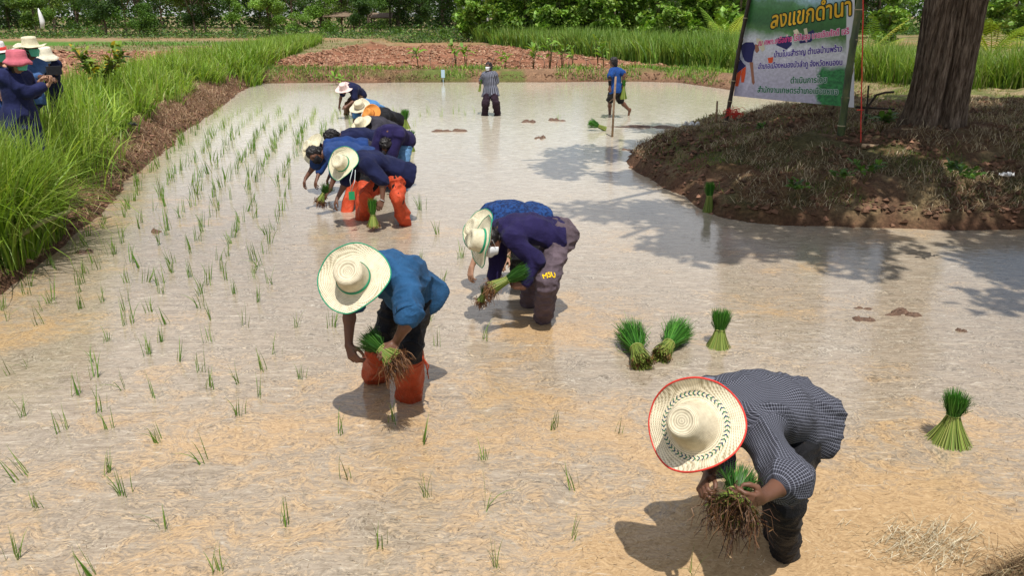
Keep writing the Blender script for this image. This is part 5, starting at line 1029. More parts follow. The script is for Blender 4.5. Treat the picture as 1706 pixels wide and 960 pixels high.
    if sp.get('mask'):
        fd = Field(HD - .16, HD + .16, .006); c_ = HD + face * .055 - up * .035; fd.cone(c_ + up * .018, c_ - up * .028 + face * .002, .064 * s, .050 * s, .02, flat=(ear, 1.0)); fd.cone(HD + face * .092, HD + face * .108 - up * .025, .016, .018, .03)
        fd.cut(HD + face * .040, face); fd.cut(HD - up * .085, up); fd.cut(HD + up * .012 + face * .09, -up + face * .1); V, F = fd.surface(); mk = child_of(mesh_np('face_mask', V, F, sp['mask']), root)
        a = Acc()
        for sg in (-1, 1): a.add(*tube([HD + ear * sg * .066 * s + face * .042 - up * .01, HD + ear * sg * .084 * s - face * .0 + up * .012, HD + ear * sg * .086 * s - face * .014 - up * .02, HD + ear * sg * .064 * s + face * .04 - up * .055], .0028, 5))
        child_of(a.build('mask_loop', sp['mask'], col=False), root)
    # --- trousers
    tr = sp.get('trousers')
    if tr:
        e = tr.get('e', .018); fd = Field(lo, hi, h); L_ = tr.get('len', 1.0); wi = tr.get('wide', 0)
        for sg in (-1, 1): pe = tr.get('pe', .002); fd.cone(HC + lat * sg * .07 * s, HC + lat * sg * .065 * s + spn * .06 * s, .092 * s + pe, .082 * s + pe, .05)
        for k, sg in (('L', 1), ('R', -1)):
            H_, K_, A_ = J['H' + k], J['K' + k], J['A' + k]; b_ = -unit(front); fd.cone(HC + lat * sg * .06 * s + b_ * .05 * s - spn * .03, HC + lat * sg * .06 * s + b_ * .05 * s + spn * .02, .085 * s + pe, .08 * s + pe, .05)
            if L_ <= .5: fd.cone(H_, H_ + (K_ - H_) * L_ * 2, .088 * s + e, (.088 - .030 * L_ * 2) * s + e + wi, .04)
            else: fd.cone(H_ + (K_ - H_) * .1, K_, .080 * s + e * .8, .060 * s + e + wi * .5, .045); fd.cone(K_, K_ + (A_ - K_) * (L_ - .5) * 2, .060 * s + e + wi * .5, .050 * s + e * .6 + wi, .035)
        V, F = fd.surface(); V = folds(V, F, tr.get('amp', .015), tr.get('freq', 9), 21, [0, 0, 1.], .6); V[:, 2] = np.maximum(V[:, 2], lo[2] + .005)
        to = child_of(mesh_np('trousers', V, F, tr['mat']), root); J['trousers_obj'] = to
    for k, sg in (('L', 1), ('R', -1)):
        bt = sp.get('boot')
        if bt:
            fd = Field(lo, hi, min(h, .009)); H_, K_, A_ = J['H' + k], J['K' + k], J['A' + k]; top = bt['top']; T = K_ + (A_ - K_) * top if top >= 0 else K_ + (H_ - K_) * (-top); r0 = bt.get('r0', .085) * s; r1 = bt.get('r1', .080) * s
            if top < 0: fd.cone(T, K_, r0, r0 * .92, .03); fd.cone(K_, A_, r0 * .92, r1, .03)
            else: fd.cone(T, A_, r0, r1, .02)
            dd = unit((K_ if top >= 0 else H_) - T) if top != 0 else unit(H_ - K_); fd.cut(T, -dd if top >= 0 else unit(K_ - H_)); V, F = fd.surface(); V = folds(V, F, bt.get('amp', .016), 9, 31 + sg, K_ - A_, 3.5); bo = child_of(mesh_np('boot', V, F, bt['mat']), root)
            if bt.get('tie'):
                a = Acc(); q = T - dd * .03; xr = unit(np.cross(dd, [0, 0, 1.]) + 1e-3); yr = np.cross(dd, xr); ring = np.array([q + (xr * math.cos(t) + yr * math.sin(t)) * (r0 + .004) for t in np.linspace(0, 6.283, 20)]); a.add(*tube(ring, .006, 5)); p_ = q + CR * (r0 + .005)
                a.add(*tube([p_, p_ + CR * .02 - [0, 0, .06], p_ + CR * .03 - [0, 0, .15]], [.006, .005, .003], 5)); a.add(*tube([p_, p_ + CR * .035 - [0, .01, .05], p_ + CR * .02 - [0, .01, .11]], [.006, .005, .003], 5)); t_ = a.build('boot_tie', bt['mat'], col=False); child_of(t_, root)
    # --- shirt
    sh = sp.get('shirt')
    if sh:
        e = sh.get('e', .018); fd = Field(lo, hi, h); torso(fd, e); hem = sh.get('hem', .06); hemw = sh.get('hemw', .0); bk = -unit(front)
        for sg in (-1, 1): fd.cone(HC + lat * sg * .08 * s, HC - spn * hem + lat * sg * (.085 * s + hemw), .105 * s + e, .108 * s + e + hemw, .05)
        if sh.get('hang'): q = belly + front * .06 * s; fd.cone(HC + front * .05, q + [0, 0, -sh['hang']], .09, .05, .06); fd.cone(q + [0, 0, -sh['hang']], chest + front * .05, .05, .08, .06)
        fd.cut(HC - spn * hem, spn + bk * sh.get('hemtilt', 0)); fd.cut(NK + spn * .045 + up * .01, -unit(spn + up * .5))
        sl = sh.get('sleeve', .8); sw = sh.get('sw', .012)
        for k, sg in (('L', 1), ('R', -1)):
            S_, E_, W_ = J['S' + k], J['E' + k], J['R' + k]; u = min(sl, 1)
            T = S_ + (E_ - S_) * u; fd.cone(S_, T, .054 * s + e, (.054 - .012 * u) * s + e + sw, .035)
            if sl > 1: T2 = E_ + (W_ - E_) * (sl - 1); fd.cone(E_, T2, .042 * s + e + sw * .6, (.042 - .014 * (sl - 1)) * s + e * .7 + sw * .3, .03)
        # opening at the hem and the ends of the sleeves
        V, F = fd.surface(); V_ = V; V1 = folds(V, F, sh.get('amp', .012), sh.get('freq', 7), sh.get('seed', 5), np.array([0, 0, 1.]) * .5 + spn, 2.2)
        # uv along the nearest limb
        segs = [(HC, NK, lat)] + [(J['S' + k], J['E' + k] if sl <= 1 else J['E' + k], None) for k in 'LR'] + [(J['E' + k], J['R' + k], None) for k in 'LR']; best = np.full(len(V), 9.); uv = np.zeros((len(V), 2))
        for i, (a, b_, lx) in enumerate(segs):
            ab = b_ - a; L = np.linalg.norm(ab); t = np.clip(((V - a) @ ab) / L ** 2, 0, 1); d = np.linalg.norm(V - a - t[:, None] * ab, axis=1) - (.13 if i == 0 else .06); m_ = d < best; best[m_] = d[m_]; axx = ab / L; x1 = lx if lx is not None else unit(np.cross(axx, CB)); y1 = np.cross(axx, x1); q = V - a; ang = np.arctan2(q @ y1, q @ x1) * (.14 if i == 0 else .07)
            lin = q @ x1; uv[m_, 0] = ang[m_]; uv[m_, 1] = (q @ axx)[m_]
        so = child_of(mesh_np('shirt', V1, F, sh['mat'], None, None, uv), root); J['shirt_obj'] = so
        for c_k in sh.get('cuffs', []):
            S_, E_, W_ = J['S' + c_k], J['E' + c_k], J['R' + c_k]; T = S_ + (E_ - S_) * sl if sl <= 1 else E_ + (W_ - E_) * (sl - 1); d = unit(E_ - S_) if sl <= 1 else unit(W_ - E_); rr = ((.054 - .012 * min(sl, 1)) if sl <= 1 else (.042 - .014 * (sl - 1))) * s + e + sw * (1 if sl <= 1 else .3) + .003
            xr = unit(np.cross(d, [.3, .2, 1.])); yr = np.cross(d, xr); a = Acc(); q = T + d * rr * .2; ring = lambda c__, r__: np.array([c__ + (xr * math.cos(t) + yr * math.sin(t)) * r__ for t in np.linspace(0, 6.283, 26)])
            V2 = np.vstack([ring(q - d * .028, rr), ring(q + d * .006, rr * 1.02)]); F2 = np.array([(i, i + 1, 26 + i + 1, 26 + i) for i in range(25)]); cf = mesh_np('cuff', V2, F2, sh['mat'], None, None, np.array([(i * .012, j * .034) for j in (0, 1) for i in range(26)])); m2 = cf.modifiers.new('s', 'SOLIDIFY'); m2.thickness = .006; child_of(cf, root)
    ht = sp.get('hat')
    if ht:
        ht = dict(ht); off = ht.pop('off', .035); axv = ht.pop('ax'); hat(root, HD + unit(axv) * off * s, axv, **ht)
    if sp.get('report', True):
        print('PERSON', sp['label'][:34], 'hipz %.2f neckz %.2f headz %.2f shank %.2f %.2f' % (HC[2], NK[2], HD[2], J['shL'], J['shR']))
    J['root'] = root; return J
SEA = (.012, .016, .075)
mt_navy = cloth('navy_cotton', (.008, .011, .045)); mt_navy2 = cloth('navy_knit', (.014, .010, .055), sheen=.04); mt_denim = cloth('blue_denim', (.016, .070, .165), dirt=(.03, .11, .23)); mt_blue = cloth('mid_blue', (.018, .045, .15)); mt_black = cloth('black_cloth', (.006, .006, .008), rough=.6, dirt=(.035, .025, .018))
mt_grey = cloth('mauve_grey_sweatpants', (.095, .070, .085)); mt_orange = cloth('orange_plastic_cloth', (.50, .068, .026), rough=.45, sheen=0, dirt=(.30, .10, .05)); mt_orange_wet = cloth('muddy_orange_cloth', (.33, .050, .018), rough=.4, sheen=0, dirt=(.22, .085, .045)); mt_batik = cloth('blue_batik', (.007, .018, .07), (.015, .055, .19)); mt_jean = cloth('light_jeans', (.10, .22, .40)); mt_sky = cloth('sky_blue_shirt', (.07, .20, .42)); mt_char = cloth('charcoal_cloth', (.035, .033, .045)); mt_brown = cloth('muddy_brown', (.10, .055, .03)); mt_dkpurple = cloth('dark_plum_trousers', (.020, .010, .018))
mt_green_rim = flat_mat('green_piping', (.02, .26, .14), .5); mt_red_rim = flat_mat('red_piping', (.60, .05, .035), .5); mt_mask = flat_mat('mint_mask', (.12, .50, .36), .7); mt_wmask = flat_mat('white_mask', (.68, .70, .72), .7); mt_bmask = flat_mat('blue_mask', (.16, .25, .45), .7); mt_kmask = flat_mat('black_mask', (.01, .01, .012), .7)
st_std = straw('straw'); st_pale = straw('pale_straw', (.74, .68, .50)); st_pat = straw('sombrero_straw', (.72, .64, .47), True, .205); st_orange = straw('orange_straw', (.72, .30, .07)); st_pink = straw('pinkish_straw', (.78, .60, .58)); mt_pink = cloth('pink_bucket_cloth', (.52, .13, .17)); mt_cream = cloth('cream_bucket_cloth', (.68, .63, .50)); mt_whiteh = cloth('white_hat_cloth', (.72, .70, .68))
def held(J, key, px, py, L, ax, label, n=260, scale=1.0, roots=.14, bend=.3, w=.0042, off=(0, 0, 0), rt=.08, rb=.05, rdark=.8):
    """a bundle gripped at hand key, roots hanging"""
    c = P(px, py, J['R' + key][1] + off[1]); ax = unit(ax); Lb = L * .45; bundle(c - ax * Lb, ax, Lb, L * .55, rb * scale, .026 * scale, rt * scale, label, n, 'rice bundles held by the planters', roots, bend, w, dark=.6, rdark=rdark)
G = 'farmers planting rice in a row'
# 1 near right, checked shirt and sombrero
J1 = make_person(dict(label='person in dark checked shirt and red rimmed sombrero stooping at lower right', group=G, vox=.0075, F=(-.95, -.35), hip=(1322, 692, 3.24), torso=.50, wL=(1308, 922), wR=(1296, 893), kL=(1306, 838, -1), kR=(1292, 812, -1), neck=(1220, 682, -1), head=(1160, 711, -1), eL=(1312, 802, -1), rL=(1268, 830, -1), hL=(1248, 838, -1), eR=(1192, 762, 1), rR=(1180, 795, -1), hR=(1168, 812, -1),
    up=camvec(-.55, .28, .79), shirt=dict(mat=plaid('checked_cotton'), sleeve=1.12, e=.026, sw=.018, hem=.05, amp=.017, freq=8, cuffs=['L'], hang=.06, hemw=.01), trousers=dict(mat=mt_black, e=.010, amp=.014, wide=.002), hair=True, curl=.75,
    hat=dict(ax=camvec(-.50, .26, .82), R_=.205, rc=.100, hc=.165, curl=.060, ca=2.1, mat=st_pat, rim=mt_red_rim, cone_=1, droop=.02, dent=.004, off=.03)))
held(J1, 'L', 1226, 822, .19, (.32, .72, .30), 'muddy rice bundle held by the person in the sombrero', 320, 1.2, .17, .25, rt=.06, rb=.085, off=(0, .0, 0), rdark=.42)
# 2 middle, denim shirt, orange boots
J2 = make_person(dict(label='person in blue denim shirt and green rimmed straw hat with orange boots', group=G, vox=.0075, F=(-.66, -.75), hip=(684, 480, 4.9), torso=.50, wL=(680, 664), wR=(625, 632), kL=(684, 588, -1), kR=(632, 574, -1), neck=(640, 446, -1), head=(592, 467, -1), hl=.225, eL=(683, 530, -1), rL=(658, 573, 1), hL=(646, 588, -1), eR=(577, 528, -1), rR=(581, 575, 1), hR=(588, 597, -1),
    up=camvec(-.12, .34, .93), shirt=dict(mat=mt_denim, sleeve=.82, e=.024, sw=.014, hem=.06, hemw=.015, amp=.018, freq=8, seed=9, hang=.14, cuffs=['L']), trousers=dict(mat=mt_black, e=.008, len=.56), boot=dict(mat=mt_orange_wet, top=.05, r0=.080, r1=.070, amp=.026, tie=True), curl=.75,
    hat=dict(ax=camvec(-.10, .33, .94), R_=.215, rc=.099, hc=.135, curl=.045, ca=2.3, mat=st_std, rim=mt_green_rim, band=mt_green_rim, dent=.015, off=.03)))
held(J2, 'L', 634, 581, .24, (-.60, .25, .42), 'rice bundle with brown roots held by the person in orange boots', 420, 1.25, .19, .1, rt=.075, rb=.06, off=(0, -.04, 0))
# 3 MSU trousers
J3 = make_person(dict(label='person in navy long sleeved top and mauve trousers with yellow letters', group=G, vox=.0085, F=(-1, -.05), hip=(930, 396, 6.32), wL=(904, 535), wR=(879, 508), kL=(912, 472, -1), kR=(890, 462, 1), neck=(838, 380, -1), head=(812, 403, -1), eL=(905, 445, -1), rL=(873, 478, -1), hL=(852, 473, -1), eR=(829, 438, 1), rR=(820, 478, 1), hR=(806, 494, -1), torso=.50,
    up=camvec(-.93, -.02, .25), face=(-.25, -.35, -1), eyes=True, mask=mt_wmask, skin=M['skin'], hairlen=.2, shirt=dict(mat=mt_navy2, sleeve=1.85, e=.018, sw=.006, hem=-.01, amp=.012, freq=8, seed=3), trousers=dict(mat=mt_grey, e=.018, pe=.020, wide=.010, amp=.014), curl=.7,
    hat=dict(ax=camvec(-.92, .14, .34), R_=.215, rc=.099, hc=.115, curl=.03, ca=.3, mat=st_pale, rim=mt_green_rim, band=mt_green_rim, off=.035)))
held(J3, 'L', 846, 466, .34, (.82, .1, .42), 'rice bundle clutched under the arm of the person with yellow letters', 360, 1.2, .14, .1, rt=.07, rb=.05)
held(J3, 'R', 806, 490, .16, (.25, 0, .6), 'small brown rooted tuft in the lower hand of the person with yellow letters', 150, .8, .10, .4)
# 4 behind him, blue batik
J4 = make_person(dict(label='person in patterned blue batik shirt hidden behind the one with yellow letters', group=G, vox=.0095, F=(-.97, -.2), hip=(892, 368, 7.2), wL=(880, 478), wR=(868, 470), kL=(868, 430, -1), kR=(860, 425, 1), neck=(822, 358, -1), head=(800, 385, -1), eL=(783, 424, -1), rL=(779, 461, -1), hL=(780, 478, -1), eR=(862, 408, 1), rR=(846, 430, -1), hR=(838, 438, -1), skin=M['skin_light'],
    up=camvec(-.8, .05, .5), shirt=dict(mat=mt_batik, sleeve=.75, e=.024, hem=.06, amp=.010, seed=12), trousers=dict(mat=mt_black), hat=dict(ax=camvec(-.72, .28, .60), R_=.20, rc=.098, hc=.10, curl=.02, mat=st_pale, rim=mt_green_rim, off=.03)))
held(J4, 'R', 838, 440, .22, (.5, .2, .6), 'rice bundle with curled roots held by the person in batik shirt', 200, 1, .10, .3)
# 5 front of the far group
J5 = make_person(dict(label='person in navy shirt and orange trousers with green name tag and cream hat', group=G, vox=.010, F=(-.75, -.62), hip=(652, 283, 9.62), wL=(675, 374), wR=(604, 366), kL=(664, 330, -1), kR=(610, 330, -1), neck=(598, 266, -1), head=(571, 275, -1), eL=(645, 308, -1), rL=(637, 337, -1), hL=(630, 350, -1), eR=(573, 311, -1), rR=(558, 338, -1), hR=(551, 354, -1),
    up=camvec(-.42, .1, .88), shirt=dict(mat=mt_navy, sleeve=.95, e=.024, sw=.014, hem=.20, hemw=.03, amp=.014, hang=.08, seed=15), trousers=dict(mat=mt_black, e=.004, amp=.003), boot=dict(mat=mt_orange, top=-.8, r0=.084, r1=.074, amp=.026), hat=dict(ax=camvec(-.42, .18, .88), R_=.21, rc=.099, hc=.12, curl=.045, ca=2.3, mat=st_pale, rim=mt_green_rim, band=mt_green_rim, off=.03)))
q = P(623, 350, 9.15); bundle(P(622, 377, 9.2), (.02, 0, 1), .15, .20, .085, .03, .07, 'rice bundle hanging roots down from the hand with the wrist watch', 260, 'rice bundles held by the planters', .05, .2, .006)
a_ = Acc(); w_ = J5['RL']; d_ = unit(J5['DL']); x_ = unit(np.cross(d_, [0, 0, 1.])+.01); y_ = np.cross(d_, x_); a_.add(*tube([w_ + (x_ * math.cos(t) + y_ * math.sin(t)) * .029 for t in np.linspace(0, 6.283, 16)], .006, 6)); tag(a_.build('wrist_watch', flat_mat('watch_metal', (.35, .34, .32), .3), col=False), 'pale wrist watch on the arm holding the hanging rice bundle', 'watch')
tagc = P(586, 326, 9.05); a_ = Acc(); a_.add(*box(tagc, (.07, .006, .10), .3)); tg = empty('name_tag', tuple(tagc)); tag(tg, 'green name tag dangling from the neck of the person in orange trousers', 'name tag'); child_world(a_.build('card', flat_mat('tag_green', (.02, .26, .10), .4), col=False, smooth=False), tg)
a_ = Acc(); a_.add(*tube([P(588, 281, 9.1), P(583, 300, 9.0), tagc + [0, 0, .05]], .004, 5)); a_.add(*tube([P(592, 283, 9.1), P(591, 302, 9.02), tagc + [0, 0, .05]], .004, 5)); child_world(a_.build('lanyard', flat_mat('tag_cord', (.55, .62, .62)), col=False), tg)
# 6 bare black hair, dark mask
J6 = make_person(dict(label='bareheaded person with black hair and dark mask bending between two cream hats', group=G, vox=.010, F=(-.92, -.38), hip=(612, 264, 10.4), wL=(602, 358), wR=(577, 352), kL=(606, 316, -1), kR=(585, 312, -1), neck=(540, 246, -1), head=(518, 262, -1), eL=(563, 300, -1), rL=(548, 320, -1), hL=(540, 326, -1), eR=(504, 292, 1), rR=(496, 316, 1), hR=(495, 332, -1), torso=.52,
    up=camvec(-.80, .35, .45), face=(.15, -.75, -.9), eyes=True, mask=mt_kmask, shirt=dict(mat=mt_blue, sleeve=1.1, e=.022, hem=.06, amp=.012, seed=18), trousers=dict(mat=mt_black, e=.004, amp=.003), boot=dict(mat=mt_orange, top=-.2, r0=.082, r1=.074, amp=.016)))
held(J6, 'L', 540, 322, .26, (.35, .1, .65), 'drooping rice bundle with red roots held by the bareheaded person', 240, 1.2, .14, .4, w=.006)
# 7 hat beyond
make_person(dict(label='person in mid blue top whose cream hat shows left of the black haired head', group=G, vox=.012, F=(-.95, -.25), hip=(606, 248, 11.4), wL=(588, 333), wR=(600, 328), kL=(598, 295, -1), kR=(602, 293, 1), neck=(536, 240, -1), head=(513, 252, -1), eL=(536, 275, -1), rL=(528, 298, -1), eR=(560, 270, 1), rR=(548, 295, 1), torso=.53,
    up=camvec(-.7, .25, .6), shirt=dict(mat=cloth('royal_blue', (.010, .035, .14)), sleeve=1.5, hem=.05), trousers=dict(mat=mt_char), hat=dict(ax=camvec(-.70, .22, .66), R_=.225, rc=.099, hc=.12, curl=.04, mat=st_pale, rim=flat_mat('cream_piping', (.6, .55, .4)), off=.03)))
# 8 navy back, black hair
make_person(dict(label='person in navy with dark hair whose back rises behind the mid blue top', group=G, vox=.012, F=(-.95, -.2), hip=(630, 236, 12.0), wL=(628, 318), wR=(618, 312), kL=(628, 282, -1), kR=(620, 280, 1), neck=(568, 225, -1), head=(547, 229, -1), eL=(585, 260, -1), rL=(575, 285, -1), eR=(590, 255, 1), rR=(578, 280, 1), torso=.52,
    up=camvec(-.85, .3, .4), shirt=dict(mat=mt_navy, sleeve=1.5, hem=.05, amp=.014, e=.026), trousers=dict(mat=mt_char)))
# 9 jeans
make_person(dict(label='person in navy shirt and light blue jeans with dark hair hanging forward', group=G, vox=.012, F=(-.45, -.9), hip=(668, 234, 11.7), wL=(668, 318), wR=(652, 312), kL=(668, 280, -1), kR=(652, 278, -1), neck=(648, 220, -1), head=(643, 246, -1), eL=(652, 262, -1), rL=(648, 288, -1), eR=(624, 256, -1), rR=(622, 282, -1), up=camvec(-.2, -.1, .9),
    shirt=dict(mat=mt_navy2, sleeve=1.4, hem=.03, e=.026), trousers=dict(mat=mt_jean, e=.03, wide=.02)))
# 10
make_person(dict(label='person in charcoal whose cream hat peeks out under the orange hat', group=G, vox=.013, F=(-.9, -.4), hip=(648, 217, 13.4), wL=(640, 285), wR=(628, 280), kL=(642, 255, -1), kR=(630, 252, 1), neck=(618, 204, -1), head=(604, 209, -1), eL=(615, 230, -1), rL=(608, 248, -1), eR=(610, 228, 1), rR=(600, 245, 1), up=camvec(-.5, .4, .7),
    shirt=dict(mat=mt_char, sleeve=.9), trousers=dict(mat=mt_black), hat=dict(ax=camvec(-.45, .55, .7), R_=.19, rc=.099, hc=.10, curl=.02, mat=st_pale, rim=None, off=.03)))
# 11
J11 = make_person(dict(label='person in black shirt with white print and orange hat', group=G, vox=.012, F=(-.9, -.45), hip=(655, 201, 14.6), wL=(645, 254), wR=(632, 250), kL=(648, 228, -1), kR=(636, 226, 1), neck=(628, 190, -1), head=(619, 193, -1), eL=(625, 213, -1), rL=(615, 228, -1), eR=(612, 210, 1), rR=(604, 224, 1), up=camvec(-.5, .3, .8),
    shirt=dict(mat=mt_black, sleeve=.9, e=.03), trousers=dict(mat=mt_black, e=.026), hat=dict(ax=camvec(-.50, .22, .84), R_=.205, rc=.099, hc=.12, curl=.04, ca=2.2, mat=st_orange, rim=None, band=flat_mat('brown_band', (.30, .09, .02)), off=.03)))
make_person(dict(label='person in sky blue shirt and straw hat just behind the orange hat', group=G, vox=.013, F=(-.7, -.7), hip=(628, 186, 16.1), wL=(620, 232), wR=(610, 230), kL=(622, 210, -1), kR=(612, 208, 1), neck=(610, 174, -1), head=(600, 180, -1), eL=(608, 200, -1), rL=(600, 210, -1), eR=(592, 198, -1), rR=(588, 212, -1), up=camvec(-.15, .6, .75),
    shirt=dict(mat=mt_sky, sleeve=.9, e=.026), trousers=dict(mat=mt_navy), hat=dict(ax=camvec(-.16, .58, .78), R_=.21, rc=.099, hc=.12, curl=.04, ca=1.6, mat=st_std, rim=None, band=flat_mat('grey_band', (.25, .22, .18)), off=.03)))
J13 = make_person(dict(label='farthest stooping person in navy with pinkish hat near the far bank', group=G, vox=.013, F=(-.8, -.6), hip=(597, 156, 20.6), wL=(590, 190), wR=(577, 190), kL=(595, 174, -1), kR=(580, 174, -1), neck=(583, 144, -1), head=(573, 149, -1), eL=(590, 168, -1), rL=(578, 176, -1), eR=(567, 163, -1), rR=(565, 178, -1), up=camvec(-.2, .55, .8),
    shirt=dict(mat=mt_navy, sleeve=.7, e=.026, hem=.08), trousers=dict(mat=mt_brown), hat=dict(ax=camvec(-.12, .62, .76), R_=.22, rc=.099, hc=.14, curl=.04, ca=1.6, mat=st_pink, rim=None, off=.03)))
# standing woman
J14 = make_person(dict(label='woman in striped grey shirt and white mask standing upright in far water', vox=.011, s=.93, F=(-.45, -.9), hip=(817, 151, 21.0), wL=(829, 192), wR=(808, 192), kL=(826, 172, -1), kR=(809, 172, -1), neck=(815, 122, -1), head=(814, 111, -1), eL=(827, 138, 1), rL=(808, 138, -1), eR=(802, 137, 1), rR=(800, 137, -1), hL=(801, 137, -1), hR=(798, 137, -1),
    up=(-.05, -.05, 1), face=(-.5, -.9, -.25), eyes=True, mask=mt_wmask, hairlen=.6, shirt=dict(mat=striped('striped_cotton'), sleeve=.75, e=.03, sw=.02, hem=.14, hemw=.02), trousers=dict(mat=mt_dkpurple, e=.024, wide=.02)))
J15 = make_person(dict(label='man in blue football shirt and black shorts striding away at far right', vox=.011, s=1.02, F=(-.85, .5), hip=(1026, 148, 20.4), wL=(1016, 190), wR=(1048, 186), kL=(1016, 167, 1), kR=(1034, 168, 1), aR=(1049, 184, 1), footdirR=(-.2, .1, -1), neck=(1024, 104, -1), head=(1019, 92, -1), eL=(1016, 128, -1), rL=(1016, 145, -1), eR=(1040, 122, -1), rR=(1038, 141, -1),
    up=(-.1, 0, 1), face=(-.9, .35, -.35), shirt=dict(mat=cloth('football_blue', (.010, .045, .18), (.012, .06, .24)), sleeve=.8, e=.024, hem=.10), trousers=dict(mat=mt_black, len=.46, e=.03)))
a_ = Acc(); a_.add(*tube([J15['SL'] + (J15['EL'] - J15['SL']) * .78, J15['EL'], J15['EL'] + (J15['RL'] - J15['EL']) * .85], [.052, .048, .036], 10)); child_of(a_.build('arm_sleeve', mt_black, col=False), J15['root'])
bundle(J15['RR'] + [.02, -.02, -.38], (-.02, 0, 1), .30, .16, .10, .03, .05, 'green rice bundle hanging from the hand of the striding man', 200, 'rice bundles held by the planters', False, .1, .012)
bundle(J14['RR'] + [-.02, -.06, -.22], (.15, 0, 1), .20, .10, .035, .02, .03, 'slim green seedlings held by the woman in striped shirt', 90, 'rice bundles held by the planters', False, .1, .010)
# onlookers on the left bank
GO = 'onlookers standing on the left bank'
J16 = make_person(dict(label='woman in pink bucket hat and mint mask photographing from the left bank', group=GO, vox=.009, s=.98, gz=.6, F=(.96, -.25), hip=(33, 190, 9.2), wL=(26, 302), wR=(34, 300), kL=(30, 245, -1), kR=(34, 245, 1), neck=(24, 122, -1), head=(29, 103, -1), eL=(58, 152, 1), rL=(66, 136, -1), hL=(78, 124, -1), eR=(50, 157, -1), rR=(80, 142, 1), hR=(90, 130, -1), skin=M['skin_light'],
    up=(.08, 0, 1), face=(1, -.30, -.25), eyes=True, mask=mt_mask, hairlen=.5, curl=.9, palmL=(.5, .2, .2), palmR=(-.3, -.2, .2), shirt=dict(mat=cloth('navy_dress', (.014, .018, .07)), sleeve=1.75, e=.024, hem=.55, hemw=.03, amp=.012, sw=.01), trousers=dict(mat=mt_navy), hat=dict(ax=(.10, -.05, 1), R_=.142, rc=.098, hc=.09, curl=.0, mat=mt_pink, bucket=True, off=.045, seed=2)))
a_ = Acc(); ph = P(90, 117, 9.05); a_.add(*box(ph, (.022, .17, .095), -.5)); tag(a_.build('phone', M['black'], col=False, smooth=False), 'dark phone raised in both hands by the woman in pink hat', 'phone')
make_person(dict(label='man in wide straw hat and denim blue shirt behind the pink bucket hat', group=GO, vox=.011, s=1.03, gz=.6, F=(.8, -.6), hip=(46, 163, 10.7), wL=(40, 262), wR=(52, 262), kL=(42, 210, -1), kR=(50, 210, 1), neck=(47, 100, -1), head=(52, 82, -1), eL=(34, 135, -1), rL=(50, 142, -1), eR=(64, 132, 1), rR=(72, 128, -1), up=(.05, 0, 1), face=(1, -.5, -.15), eyes=True, mask=mt_mask,
    shirt=dict(mat=cloth('blue_work_shirt', (.05, .11, .26)), sleeve=1.4), trousers=dict(mat=mt_navy), hat=dict(ax=(.02, -.10, 1), R_=.20, rc=.101, hc=.11, curl=.012, mat=st_pale, off=.05, taper=.84)))
make_person(dict(label='woman in cream bucket hat and pale blue mask farthest on the left bank', group=GO, vox=.012, s=.96, gz=.6, F=(.9, -.4), hip=(82, 148, 12.2), wL=(78, 232), wR=(88, 232), kL=(80, 190, -1), kR=(86, 190, 1), neck=(78, 108, -1), head=(76, 95, -1), eL=(72, 128, -1), rL=(84, 130, -1), eR=(92, 126, 1), rR=(94, 120, -1), up=(.03, 0, 1), face=(.75, -.9, -.2), eyes=True, mask=mt_bmask,
    shirt=dict(mat=mt_navy, sleeve=1.4), trousers=dict(mat=mt_navy), hat=dict(ax=(0.0, -.14, 1), R_=.175, rc=.096, hc=.10, curl=.0, mat=mt_cream, bucket=True, off=.045, band=flat_mat('grey_print_band', (.2, .2, .22)), band_z=.3)))
make_person(dict(label='person in white hat with red band cut off by the left frame edge', group=GO, vox=.012, gz=.6, F=(.9, -.3), hip=(-12, 178, 10.0), wL=(-16, 280), wR=(-4, 280), kL=(-14, 230, -1), kR=(-6, 230, 1), neck=(-6, 108, -1), head=(-2, 88, -1), eL=(-14, 145, -1), rL=(4, 158, -1), eR=(8, 140, 1), rR=(12, 160, -1), up=(.03, 0, 1), face=(.95, -.4, -.1), eyes=True, mask=mt_mask,
    shirt=dict(mat=mt_blue, sleeve=1.2), trousers=dict(mat=mt_navy), hat=dict(ax=(0.0, -.1, 1), R_=.20, rc=.101, hc=.11, curl=.01, mat=mt_whiteh, off=.05, band=mt_red_rim, band_z=.35)))
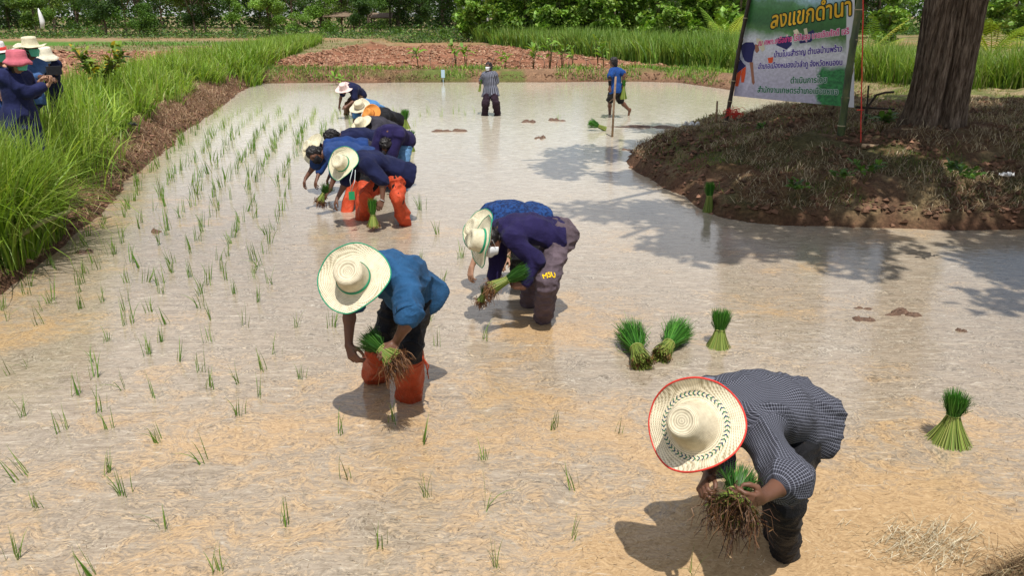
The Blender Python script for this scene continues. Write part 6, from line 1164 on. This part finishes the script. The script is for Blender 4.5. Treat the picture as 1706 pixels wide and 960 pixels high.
# lettering on the trousers and the printed marks on the shirts: laid onto the cloth
def on_cloth(s, o, px, py, wpx, rot, fw, mat, name, root, shear=0, bold=.02, hk=1.0):
    """letters pressed onto the cloth of object o around the point seen at px,py"""
    me0 = o.data; bm = bmesh.new(); bm.from_mesh(me0); bv = BVHTree.FromBMesh(bm); bm.free()
    c = O3.copy(); d = unit(ray(px, py)); hit = bv.ray_cast(Vector(c), Vector(d))
    if hit[0] is None: print('no hit', s); return
    nrm = np.array(hit[1]); nrm = nrm if nrm @ d < 0 else -nrm; x1 = unit(CR * math.cos(rot) + CU * math.sin(rot)); x1 = unit(x1 - nrm * (x1 @ nrm)); y1 = np.cross(nrm, x1); c0 = np.array(hit[0]); W_ = wpx * np.linalg.norm(c0 - O3) / FPX
    me = text_mesh(s, 1.0, 0); xs = np.array([v.co[:] for v in me.vertices]); k = W_ / np.ptp(xs[:, 0]); mid_ = (xs.max(0) + xs.min(0)) / 2; bm = bmesh.new()
    for i in range(7):
        n0 = len(bm.verts); bm.from_mesh(me); bm.verts.ensure_lookup_table(); a_ = i * math.pi / 3; r_ = 0 if i == 6 else bold
        for v in bm.verts[n0:]: v.co.x += r_ * math.cos(a_); v.co.y += r_ * math.sin(a_); v.co.z = i
    bmesh.ops.triangulate(bm, faces=bm.faces)
    bmesh.ops.subdivide_edges(bm, edges=bm.edges[:], cuts=2, use_grid_fill=False)
    for v in bm.verts:
        q = c0 + x1 * ((v.co.x - mid_[0]) * k) + y1 * ((v.co.y - mid_[1]) * k * hk) + nrm * .12; h_ = bv.ray_cast(Vector(q), Vector(-nrm), .4)
        v.co = (h_[0] + Vector(nrm) * (.006 + .0002 * v.co.z)) if h_[0] is not None else Vector(q - nrm * .11)
    bm.to_mesh(me); bm.free(); me.materials.append(mat); ob = bpy.data.objects.new(name, me); COL.objects.link(ob); child_of(ob, root); return ob
mt_yellow = flat_mat('yellow_print', (.80, .52, .01)); mt_white = flat_mat('white_print', (.75, .75, .75))
on_cloth('MSU', J3['trousers_obj'], 915, 458, 21, .22, 0, mt_yellow, 'lettering', J3['root'], bold=.03, hk=1.25)
